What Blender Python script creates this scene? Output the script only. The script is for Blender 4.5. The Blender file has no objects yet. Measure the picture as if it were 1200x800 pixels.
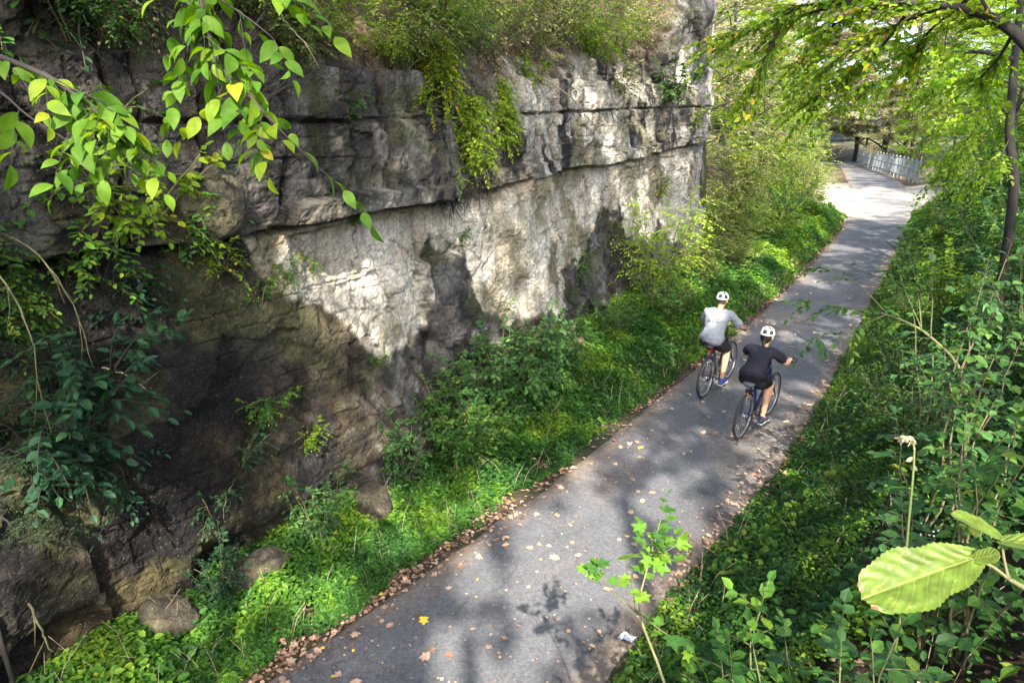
import bpy, math, numpy as np
from mathutils import Vector, Matrix
from mathutils.bvhtree import BVHTree

SC = bpy.context.scene
COL = SC.collection
rad = math.radians
PI = math.pi

# ------------------------------------------------------------------ camera
FPX = 800.0
CAM = np.array([3.0, 0.0, 4.2])
PITCH = math.atan2(255, FPX)
YAW = rad(33.0)
FW = np.array([-math.sin(YAW) * math.cos(PITCH), math.cos(YAW) * math.cos(PITCH), -math.sin(PITCH)])
RT = np.array([math.cos(YAW), math.sin(YAW), 0.0])
UP = np.cross(RT, FW)


def at(px, py, d):
    """a real point in the place, seen in direction (px, py) and d metres away"""
    return CAM + d * (FW + RT * (px - 600) / FPX - UP * (py - 400) / FPX)


cd = bpy.data.cameras.new('camera')
cam = bpy.data.objects.new('camera', cd)
COL.objects.link(cam)
cam.location = CAM
cam.rotation_euler = (PI / 2 - PITCH, 0, YAW)
cd.sensor_width = 36
cd.lens = FPX / 1200 * 36
cd.clip_start = 0.05
cd.clip_end = 800
SC.camera = cam

# ------------------------------------------------------------------ light
SUN = np.array([0.46, -0.60, 0.66])
SUN = SUN / np.linalg.norm(SUN)
sd = bpy.data.lights.new('sun', 'SUN')
sd.energy = 3.5
sd.angle = rad(0.5)
sd.color = (1.0, 0.91, 0.78)
sun = bpy.data.objects.new('sun', sd)
COL.objects.link(sun)
sun.rotation_euler = Vector(SUN).to_track_quat('Z', 'Y').to_euler()
w = bpy.data.worlds.new('World')
SC.world = w
w.use_nodes = True
wn = w.node_tree
sky = wn.nodes.new('ShaderNodeTexSky')
sky.sky_type = 'NISHITA'
sky.sun_disc = False
sky.sun_elevation = math.asin(SUN[2])
sky.sun_rotation = math.atan2(SUN[0], SUN[1])
sky.dust_density = 3.0
sky.ozone_density = 0.5
sky.air_density = 0.8
bg = wn.nodes['Background']
bg.inputs['Strength'].default_value = 0.15
wn.links.new(sky.outputs[0], bg.inputs[0])
SC.view_settings.view_transform = 'Standard'
SC.view_settings.look = 'None'
SC.view_settings.gamma = 1
SC.view_settings.exposure = 2.75
SC.render.engine = 'CYCLES'
SC.cycles.max_bounces = 5
SC.cycles.diffuse_bounces = 3
SC.cycles.transmission_bounces = 3
SC.cycles.glossy_bounces = 2
SC.cycles.transparent_max_bounces = 4
SC.cycles.sample_clamp_indirect = 6
SC.cycles.use_denoising = True

# ------------------------------------------------------------------ noise


def h3(i, j, k, s=0):
    i = i.astype(np.int64); j = j.astype(np.int64); k = k.astype(np.int64)
    h = (i * 374761393 + j * 668265263 + k * 1274126177 + s * 974634777) & 0xffffffff
    h = ((h ^ (h >> 13)) * 1274126177) & 0xffffffff
    h = ((h ^ (h >> 16)) * 2246822519) & 0xffffffff
    return ((h ^ (h >> 15)) & 0xffffff) / float(0xffffff)


def vn(x, y, z=None, s=0):
    x = np.asarray(x, float); y = np.asarray(y, float)
    z = np.zeros_like(x) if z is None else np.asarray(z, float)
    x, y, z = np.broadcast_arrays(x, y, z)
    i, j, k = np.floor(x), np.floor(y), np.floor(z)
    a, b, c = x - i, y - j, z - k
    a = a * a * (3 - 2 * a); b = b * b * (3 - 2 * b); c = c * c * (3 - 2 * c)
    r = 0
    for dx in (0, 1):
        for dy in (0, 1):
            for dz in (0, 1):
                r = r + h3(i + dx, j + dy, k + dz, s) * (a if dx else 1 - a) * (b if dy else 1 - b) * (c if dz else 1 - c)
    return r


def fbm(x, y, z=None, o=4, s=0, g=0.5):
    r = 0; amp = 1; t = 0
    x = np.asarray(x, float); y = np.asarray(y, float)
    z = None if z is None else np.asarray(z, float)
    for n in range(o):
        r = r + amp * vn(x * 2 ** n, y * 2 ** n, None if z is None else z * 2 ** n, s + n * 17)
        t += amp; amp *= g
    return r / t


def voro(x, y, s=0):
    """cell id hashes, offset to the cell's centre, edge distance"""
    i, j = np.floor(x), np.floor(y)
    f1 = np.full(x.shape, 9.0); f2 = np.full(x.shape, 9.0)
    ox = np.zeros(x.shape); oy = np.zeros(x.shape); ia = np.zeros(x.shape); ja = np.zeros(x.shape)
    for dx in (-1, 0, 1):
        for dy in (-1, 0, 1):
            ci, cj = i + dx, j + dy
            px = ci + h3(ci, cj, ci * 0, s + 1); py = cj + h3(ci, cj, ci * 0, s + 2)
            d = np.hypot(x - px, y - py)
            m = d < f1
            f2 = np.where(m, f1, np.minimum(f2, d))
            f1 = np.where(m, d, f1)
            ox = np.where(m, x - px, ox); oy = np.where(m, y - py, oy)
            ia = np.where(m, ci, ia); ja = np.where(m, cj, ja)
    return ia, ja, ox, oy, f2 - f1


def sst(a, b, x):
    t = np.clip((x - a) / (b - a), 0, 1)
    return t * t * (3 - 2 * t)


# ------------------------------------------------------------------ object helpers
def mk(name, data, parent=None, mat=None, label=None, cat=None, group=None, kind=None, loc=None, rz=0):
    o = bpy.data.objects.new(name, data)
    COL.objects.link(o)
    if parent is not None:
        o.parent = parent
    if mat is not None and data is not None and not data.materials:
        data.materials.append(mat)
    elif mat is not None and data is not None and data.materials[0] != mat:
        o.material_slots[0].link = 'OBJECT'; o.material_slots[0].material = mat
    if loc is not None:
        o.location = loc
    if rz:
        o.rotation_euler = (0, 0, rz)
    for k, v in (('label', label), ('category', cat), ('group', group), ('kind', kind)):
        if v:
            o[k] = v
    return o


def root(name, loc, label, cat, group=None, rz=0):
    return mk(name, None, None, None, label, cat, group, None, loc, rz)


def raw_mesh(name, V, loops, totals, attrs=None, smooth=False):
    me = bpy.data.meshes.new(name)
    V = np.asarray(V, np.float32); loops = np.asarray(loops, np.int32); totals = np.asarray(totals, np.int32)
    me.vertices.add(len(V)); me.vertices.foreach_set('co', V.ravel())
    me.loops.add(len(loops)); me.loops.foreach_set('vertex_index', loops)
    me.polygons.add(len(totals))
    st = np.concatenate([[0], np.cumsum(totals)[:-1]]).astype(np.int32)
    me.polygons.foreach_set('loop_start', st)
    me.polygons.foreach_set('loop_total', totals)
    me.polygons.foreach_set('use_smooth', np.full(len(totals), smooth))
    for k, (typ, arr) in (attrs or {}).items():
        a = me.attributes.new(k, typ, 'POINT')
        arr = np.asarray(arr, np.float32)
        a.data.foreach_set('color' if typ == 'FLOAT_COLOR' else 'value', arr.ravel())
    me.update(calc_edges=True)
    return me


def tube(P, Rr, n=6):
    """one bent tapering tube; returns verts and quad loops"""
    P = np.asarray(P, float); m = len(P)
    Rr = np.broadcast_to(np.asarray(Rr, float), (m,))
    T = np.gradient(P, axis=0)
    T /= np.linalg.norm(T, axis=1)[:, None] + 1e-9
    ref = np.array([0, 0, 1.0]) if abs(T[:, 2]).mean() < 0.8 else np.array([1.0, 0, 0])
    A = np.cross(T, ref); A /= np.linalg.norm(A, axis=1)[:, None] + 1e-9
    B = np.cross(T, A)
    th = np.arange(n) * 2 * PI / n
    V = P[:, None] + Rr[:, None, None] * (np.cos(th)[None, :, None] * A[:, None] + np.sin(th)[None, :, None] * B[:, None])
    V = V.reshape(-1, 3)
    i = np.arange(m - 1)[:, None] * n; j = np.arange(n)[None]; k = (j + 1) % n
    q = np.stack([i + j, i + k, i + n + k, i + n + j], -1).reshape(-1)
    tot = [4] * ((m - 1) * n)
    q = np.concatenate([q, np.arange(n)[::-1], (m - 1) * n + np.arange(n)])
    return V, q, np.array(tot + [n, n])


class Geo:
    def __init__(s):
        s.V = []; s.L = []; s.T = []; s.n = 0; s.A = []

    def add(s, V, L, T, a=None):
        s.V.append(np.asarray(V, float)); s.L.append(np.asarray(L) + s.n); s.T.append(np.asarray(T))
        s.A.append(np.zeros(len(V)) if a is None else np.asarray(a, float))
        s.n += len(V)

    def tube(s, P, R, n=6):
        s.add(*tube(P, R, n))

    def box(s, c, d, rz=0.0, ax=None):
        c = np.asarray(c, float); d = np.asarray(d, float) / 2
        V = np.array([[x, y, z] for x in (-1, 1) for y in (-1, 1) for z in (-1, 1)], float) * d
        if ax is not None:
            V = V @ np.asarray(ax, float)
        elif rz:
            cr, sr = math.cos(rz), math.sin(rz)
            V = V @ np.array([[cr, sr, 0], [-sr, cr, 0], [0, 0, 1]])
        L = [0, 1, 3, 2, 4, 6, 7, 5, 0, 4, 5, 1, 2, 3, 7, 6, 0, 2, 6, 4, 1, 5, 7, 3]
        s.add(V + c, L, [4] * 6)

    def mesh(s, name, smooth=False):
        if not s.V:
            return None
        return raw_mesh(name, np.concatenate(s.V), np.concatenate(s.L), np.concatenate(s.T),
                        {'tint': ('FLOAT', np.concatenate(s.A))}, smooth)


def nrm(a):
    return a / (np.linalg.norm(a, axis=-1, keepdims=True) + 1e-9)


# leaf templates: (along, side, up)
def tm_oval():
    V = [(0, 0, 0), (.22, .24, .06), (.22, 0, 0), (.22, -.24, .06), (.6, .27, .03), (.6, 0, -.03), (.6, -.27, .03), (1, 0, -.13)]
    F = [(0, 2, 1), (0, 3, 2), (1, 2, 5, 4), (2, 3, 6, 5), (4, 5, 7), (5, 6, 7)]
    return V, F


def tm_dia():
    return [(0, 0, 0), (.45, .3, .07), (1, 0, -.08), (.45, -.3, .07)], [(0, 2, 1), (0, 3, 2)]


def tm_hex():
    return [(0, 0, 0), (.3, .27, .05), (.75, .2, 0), (1, 0, -.1), (.75, -.2, 0), (.3, -.27, .05)], [(0, 3, 2, 1), (0, 5, 4, 3)]


def tm_maple():
    o = [(0, 0), (-.06, .2), (.12, .52), (.3, .3), (.62, .5), (.62, .2), (1, 0), (.62, -.2), (.62, -.5), (.3, -.3), (.12, -.52), (-.06, -.2)]
    V = [(a, b, .09 * abs(b) - .1 * a * a) for a, b in o] + [(.32, 0, 0)]
    n = len(o)
    return V, [((i + 1) % n, i, n) for i in range(n)]


def tm_blade():
    return [(0, -.03, 0), (0, .03, 0), (.5, .028, .05), (.5, -.028, .05), (1, 0, -.12)], [(0, 3, 2, 1), (3, 4, 2)]


def tm_curl():
    V = [(0, 0, 0), (.25, .25, .07), (.25, 0, .01), (.25, -.22, .05), (.65, .28, .11), (.62, 0, .02), (.6, -.3, .06), (1, .05, .08)]
    F = [(0, 2, 1), (0, 3, 2), (1, 2, 5, 4), (2, 3, 6, 5), (4, 5, 7), (5, 6, 7)]
    return V, F


def tm_elm():
    t = [0, .1, .25, .42, .6, .76, .9, 1]; h = [0, .15, .26, .30, .27, .19, .08, 0]
    V = []; F = []
    for a, b in zip(t, h):
        zc = .10 * math.sin(a * 2.6) - .22 * a * a
        V += [(a + .02 * b, b, zc + .22 * b), (a, 0, zc), (a + .02 * b, -b, zc + .16 * b)]
    for i in range(7):
        k = i * 3
        F += [(k, k + 1, k + 4, k + 3), (k + 1, k + 2, k + 5, k + 4)]
    return V, F


TM = dict(elm=tm_elm(), oval=tm_oval(), dia=tm_dia(), hex=tm_hex(), maple=tm_maple(), blade=tm_blade(), curl=tm_curl())


def put_leaves(g, P, D, N, size, tint, tm='dia', width=1.0):
    V, F = TM[tm]
    V = np.array(V); P = np.asarray(P, float)
    if not len(P):
        return
    D = nrm(D); S = nrm(np.cross(N, D)); U = np.cross(D, S)
    size = np.broadcast_to(size, (len(P),)).astype(float)
    width = np.broadcast_to(width, (len(P),)).astype(float)
    W = P[:, None] + size[:, None, None] * (V[None, :, 0:1] * D[:, None] + (V[None, :, 1:2] * width[:, None, None]) * S[:, None] + V[None, :, 2:3] * U[:, None])
    k = len(V)
    fl = np.concatenate([np.array(f) for f in F]); ft = np.array([len(f) for f in F])
    L = (np.arange(len(P))[:, None] * k + fl[None]).ravel()
    g.add(W.reshape(-1, 3), L, np.tile(ft, len(P)), np.repeat(np.broadcast_to(tint, (len(P),)), k))


def twig_leaves(rg, S, D, Ln, n, size, droop=.25, spread=.9, flat=.8, tint=(.2, .8), jit=.35):
    """leaves in alternate rows along twigs; arrays in, leaf arrays out"""
    m = len(S)
    fr = (np.arange(n) + .6) / n
    D = nrm(D)
    pos = S[:, None] + D[:, None] * (Ln[:, None] * fr)[..., None]
    pos[..., 2] -= (Ln[:, None] * droop * fr ** 2)
    upv = np.array([0, 0, 1.0])
    side = nrm(np.cross(D, upv + rg.normal(0, .15, (m, 3))))
    sg = np.where(np.arange(n) % 2 == 0, 1, -1)[None, :, None] * spread
    sg = np.where((np.arange(n) == n - 1)[None, :, None], 0.05, sg)
    ld = D[:, None] * .75 + side[:, None] * sg + rg.normal(0, jit * .5, (m, n, 3))
    ld[..., 2] -= .15 + droop * .6
    nr = upv * flat + rg.normal(0, jit, (m, n, 3))
    sz = size * rg.uniform(.6, 1.2, (m, n)) * (1.05 - .25 * fr)
    tb = rg.uniform(tint[0], tint[1], (m, 1)) + rg.normal(0, .13, (m, n))
    f = lambda a: a.reshape(-1, a.shape[-1]) if a.ndim == 3 else a.ravel()
    return f(pos), f(ld), f(nr), f(sz), np.clip(f(tb), 0, 1)


def plant_geo(seed, H=1.0, spread=.5, nst=5, twigs=12, nleaf=7, leaf=.07, tm='hex', tw=(.15, .35), start=.3,
              lean=(0, 0), droop=.25, width=1.0, tint=(.2, .8), stemr=.006, flat=.8, up=.25, bend=.3, tubes=True, keep=None):
    rg = np.random.default_rng(seed)
    gl, gs = Geo(), Geo()
    S, D, L = [], [], []
    for i in range(nst):
        az = rg.uniform(0, 2 * PI); r = spread * rg.uniform(.35, 1)
        top = np.array([math.cos(az) * r + lean[0], math.sin(az) * r + lean[1], H * rg.uniform(.65, 1.05)])
        t = np.linspace(0, 1, 8)[:, None]
        base = np.array([math.cos(az), math.sin(az), 0]) * .04
        Pp = base + (top - base) * np.concatenate([t ** (1 + bend), t ** (1 + bend), t ** (1 - bend * .3)], 1)
        Pp[1:] += np.cumsum(rg.normal(0, .015 * abs(H), (7, 3)), 0)
        gs.tube(Pp, np.linspace(stemr * max(abs(H), .6) * 1.3, stemr * .35, 8), 5)
        tt = rg.uniform(start, 1, twigs); tt[0] = 1
        idx = tt * 7; k = np.minimum(idx.astype(int), 6); f = (idx - k)[:, None]
        s = Pp[k] * (1 - f) + Pp[k + 1] * f
        a2 = rg.uniform(0, 2 * PI, twigs)
        d = np.stack([np.cos(a2), np.sin(a2), rg.uniform(-.1, up * 2.2, twigs)], 1)
        d[:, :2] += nrm(top[None, :2] + 1e-6) * .5
        d[0] = Pp[-1] - Pp[-2] + np.array([0, 0, .05])
        S.append(s); D.append(nrm(d)); L.append(rg.uniform(tw[0], tw[1], twigs) * (1.25 - .5 * tt))
    S = np.concatenate(S); D = np.concatenate(D); L = np.concatenate(L)
    if tubes:
        for a, b, l in zip(S, D, L):
            q = np.linspace(0, 1, 4)[:, None]
            p = a + b * l * q; p[:, 2] -= (l * droop * q[:, 0] ** 2)
            gs.tube(p, np.linspace(stemr * .45, stemr * .18, 4), 3)
    P, d, n, s, ti = twig_leaves(rg, S, D, L, nleaf, leaf, droop, tint=tint, flat=flat)
    put_leaves(gl, P, d, n, s, ti, tm, width)
    return gl, gs


def tree_geo(seed, H=10, R=3.5, base=3, tr=.14, nl=14, ns=7, nt=9, nleaf=8, leaf=.11, tm='dia', tw=(.3, .7), tint=(.2, .8),
             droop=.2, top=.25, limbup=.45, cone=False, wob=.12, keep=None, width=1.0, bare=0.0, world=None):
    rg = np.random.default_rng(seed)
    gl, gt, gb = Geo(), Geo(), Geo()
    t = np.linspace(0, 1, 14)
    tp = np.stack([np.cumsum(rg.normal(0, wob * H / 30, 14)), np.cumsum(rg.normal(0, wob * H / 30, 14)), t * H * .93], 1)
    tp[0] = 0
    rr = tr * (1 - t) ** .8 + .015; rr[0] *= 1.35
    tp = np.concatenate([[tp[0] - [0, 0, .6]], tp]); rr = np.concatenate([[rr[0]], rr])
    gt.tube(tp if keep is None else tp[:10], rr if keep is None else rr[:10], 9)
    S, D, L = [], [], []
    for i in range(nl):
        z = base + (H * .95 - base) * ((i + .5) / nl)
        q = (z - base) / (H - base)
        ext = R * ((1 - q) ** .8 if cone else math.sqrt(max(.05, 1 - (2 * q - .75) ** 2 / 1.7))) * rg.uniform(.75, 1.1)
        az = i * 2.4 + rg.uniform(-.4, .4)
        c = np.array([np.interp(z, tp[:, 2], tp[:, 0]), np.interp(z, tp[:, 2], tp[:, 1]), z])
        e = c + np.array([math.cos(az) * ext, math.sin(az) * ext, ext * limbup * rg.uniform(.5, 1.3)])
        u = np.linspace(0, 1, 8)[:, None]
        lp = c + (e - c) * u; lp[:, 2] += ext * .12 * np.sin(u[:, 0] * PI) - ext * droop * .3 * u[:, 0] ** 2
        lp[1:] += np.cumsum(rg.normal(0, ext * .018, (7, 3)), 0)
        if keep is None or keep(lp + np.asarray(world)).all():
            gt.tube(lp, np.linspace(tr * .38 * (1 - q * .6), .008, 8), 5)
        for j in range(ns):
            f = rg.uniform(.25, 1) if j else 1.0
            k = min(int(f * 7), 6)
            a = lp[k] + (lp[k + 1] - lp[k]) * (f * 7 - k)
            az2 = az + rg.uniform(-1.3, 1.3)
            l2 = ext * rg.uniform(.22, .42) * (1.2 - .5 * f)
            b = a + np.array([math.cos(az2), math.sin(az2), rg.uniform(-.1, .55)]) * l2
            if keep is None: gt.tube(np.array([a, (a + b) / 2 + rg.normal(0, .03, 3), b]), [.018 * max(1, tr * 6) * .6, .01, .004], 3)
            m = nt
            ff = rg.uniform(.1, 1, m)[:, None]
            S.append(a + (b - a) * ff)
            dd = rg.normal(0, 1, (m, 3)); dd[:, 2] = np.abs(dd[:, 2]) * .4 - .1; dd = nrm(dd) + nrm(b - a) * .7
            D.append(nrm(dd)); L.append(rg.uniform(tw[0], tw[1], m))
    S = np.concatenate(S); D = np.concatenate(D); L = np.concatenate(L)
    P, d, n, s, ti = twig_leaves(rg, S, D, L, nleaf, leaf, droop, tint=tint)
    if bare:
        m = rg.random(len(P)) > bare
        P, d, n, s, ti = P[m], d[m], n[m], s[m], ti[m]
    if keep is not None:
        m = keep(P + (np.asarray(world) if world is not None else 0))
        P, d, n, s, ti = P[m], d[m], n[m], s[m], ti[m]
    put_leaves(gl, P, d, n, s, ti, tm, width)
    return gl, gt


# ------------------------------------------------------------------ materials
def newmat(name):
    m = bpy.data.materials.new(name); m.use_nodes = True
    return m, m.node_tree, m.node_tree.nodes['Principled BSDF']


def N(nt, t, **kw):
    n = nt.nodes.new(t)
    for k, v in kw.items():
        setattr(n, k, v)
    return n


def plain(name, col, rough=.5, metal=0, spec=.5):
    m, nt, b = newmat(name)
    b.inputs['Base Color'].default_value = (*col, 1); b.inputs['Roughness'].default_value = rough
    b.inputs['Metallic'].default_value = metal; b.inputs['Specular IOR Level'].default_value = spec
    return m


def leafmat(name, stops, trans=.4, rough=.6, spec=.18, clump=.0):
    """colour runs over the leaf's own tint; light also passes through"""
    m, nt, b = newmat(name)
    a = N(nt, 'ShaderNodeAttribute', attribute_name='tint')
    r = N(nt, 'ShaderNodeValToRGB')
    el = r.color_ramp.elements
    while len(el) < len(stops):
        el.new(.5)
    for e, (p, c) in zip(el, stops):
        e.position = p; e.color = (*c, 1)
    nt.links.new(a.outputs['Fac'], r.inputs[0])
    nz = N(nt, 'ShaderNodeTexNoise'); nz.inputs['Scale'].default_value = 38; nz.inputs['Detail'].default_value = 1
    geo = N(nt, 'ShaderNodeNewGeometry')
    nt.links.new(geo.outputs['Position'], nz.inputs['Vector'])
    hs = N(nt, 'ShaderNodeHueSaturation')
    mp = N(nt, 'ShaderNodeMapRange'); mp.inputs[1].default_value = .3; mp.inputs[2].default_value = .7
    mp.inputs[3].default_value = .8; mp.inputs[4].default_value = 1.2
    nt.links.new(nz.outputs[0], mp.inputs[0]); nt.links.new(mp.outputs[0], hs.inputs['Value'])
    nt.links.new(r.outputs[0], hs.inputs['Color'])
    nt.links.new(hs.outputs[0], b.inputs['Base Color'])
    b.inputs['Roughness'].default_value = rough; b.inputs['Specular IOR Level'].default_value = spec
    tr = N(nt, 'ShaderNodeBsdfTranslucent')
    h2 = N(nt, 'ShaderNodeHueSaturation'); h2.inputs['Hue'].default_value = .485; h2.inputs['Saturation'].default_value = 1.15
    h2.inputs['Value'].default_value = 1.5
    nt.links.new(hs.outputs[0], h2.inputs['Color']); nt.links.new(h2.outputs[0], tr.inputs[0])
    mx = N(nt, 'ShaderNodeMixShader'); mx.inputs[0].default_value = trans
    nt.links.new(b.outputs[0], mx.inputs[1]); nt.links.new(tr.outputs[0], mx.inputs[2])
    nt.links.new(mx.outputs[0], nt.nodes['Material Output'].inputs[0])
    return m


M = {}
M['herb'] = leafmat('herb', [(0, (.016, .048, .014)), (.4, (.04, .115, .02)), (.7, (.085, .19, .02)), (.95, (.15, .25, .025)), (1, (.20, .26, .03))])
M['shrub'] = leafmat('shrub_leaf', [(0, (.014, .045, .014)), (.5, (.038, .105, .02)), (.88, (.085, .17, .024)), (1, (.2, .24, .03))])
M['dark'] = leafmat('dark_leaf', [(0, (.008, .028, .014)), (.6, (.016, .05, .022)), (1, (.03, .09, .028))], .25)
M['olive'] = leafmat('olive_leaf', [(0, (.045, .085, .022)), (.5, (.115, .165, .035)), (1, (.26, .28, .09))])
M['lime'] = leafmat('lime_leaf', [(0, (.055, .13, .012)), (.6, (.13, .23, .015)), (.93, (.24, .30, .02)), (1, (.48, .34, .02))], .55)
M['elm'] = leafmat('elm_leaf', [(0, (.04, .11, .012)), (.6, (.085, .17, .012)), (.93, (.17, .24, .015)), (.985, (.3, .27, .02)), (1, (.38, .25, .02))], .55)
M['vivid'] = leafmat('vivid_leaf', [(0, (.09, .2, .015)), (.6, (.2, .32, .03)), (1, (.34, .42, .06))], .5)
M['cream'] = leafmat('pale_leaf', [(0, (.09, .12, .045)), (.5, (.21, .21, .10)), (1, (.40, .34, .23))], .45)  # pale tone also stands in for haze over the far trees
M['cedar'] = leafmat('cedar_leaf', [(0, (.008, .02, .008)), (.6, (.017, .036, .014)), (1, (.04, .06, .02))], .15, .7, .2)
M['blue'] = leafmat('bluish_leaf', [(0, (.018, .055, .018)), (.6, (.045, .12, .028)), (1, (.10, .2, .04))], .35, .5, .3)
M['dry'] = leafmat('dry_leaf', [(0, (.08, .042, .028)), (.4, (.22, .13, .088)), (.75, (.42, .30, .22)), (.93, (.48, .30, .14)), (1, (.6, .42, .05))], .12, .75, .2)
M['straw'] = leafmat('straw', [(0, (.09, .06, .035)), (.6, (.2, .15, .085)), (1, (.33, .28, .18))], .15, .8, .2)
M['white_flower'] = plain('white_petal', (.75, .75, .72), .7)


def barkmat(name, c1, c2, sc=14):
    m, nt, b = newmat(name)
    tc = N(nt, 'ShaderNodeTexCoord'); mp = N(nt, 'ShaderNodeMapping'); mp.inputs['Scale'].default_value = (1, 1, .22)
    nz = N(nt, 'ShaderNodeTexNoise'); nz.inputs['Scale'].default_value = sc; nz.inputs['Detail'].default_value = 6
    r = N(nt, 'ShaderNodeValToRGB')
    r.color_ramp.elements[0].position = .3; r.color_ramp.elements[0].color = (*c1, 1)
    r.color_ramp.elements[1].position = .7; r.color_ramp.elements[1].color = (*c2, 1)
    bp = N(nt, 'ShaderNodeBump'); bp.inputs['Distance'].default_value = .02; bp.inputs['Strength'].default_value = .8
    nt.links.new(tc.outputs['Object'], mp.inputs[0]); nt.links.new(mp.outputs[0], nz.inputs[0])
    nt.links.new(nz.outputs[0], r.inputs[0]); nt.links.new(r.outputs[0], b.inputs['Base Color'])
    nt.links.new(nz.outputs[0], bp.inputs['Height']); nt.links.new(bp.outputs[0], b.inputs['Normal'])
    b.inputs['Roughness'].default_value = .9
    return m


M['bark'] = barkmat('bark', (.007, .006, .005), (.022, .018, .014))
M['paletwig'] = barkmat('pale_twig', (.16, .12, .09), (.36, .30, .22), 30)
M['stem'] = barkmat('stem', (.05, .06, .02), (.12, .11, .05), 30)


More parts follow.
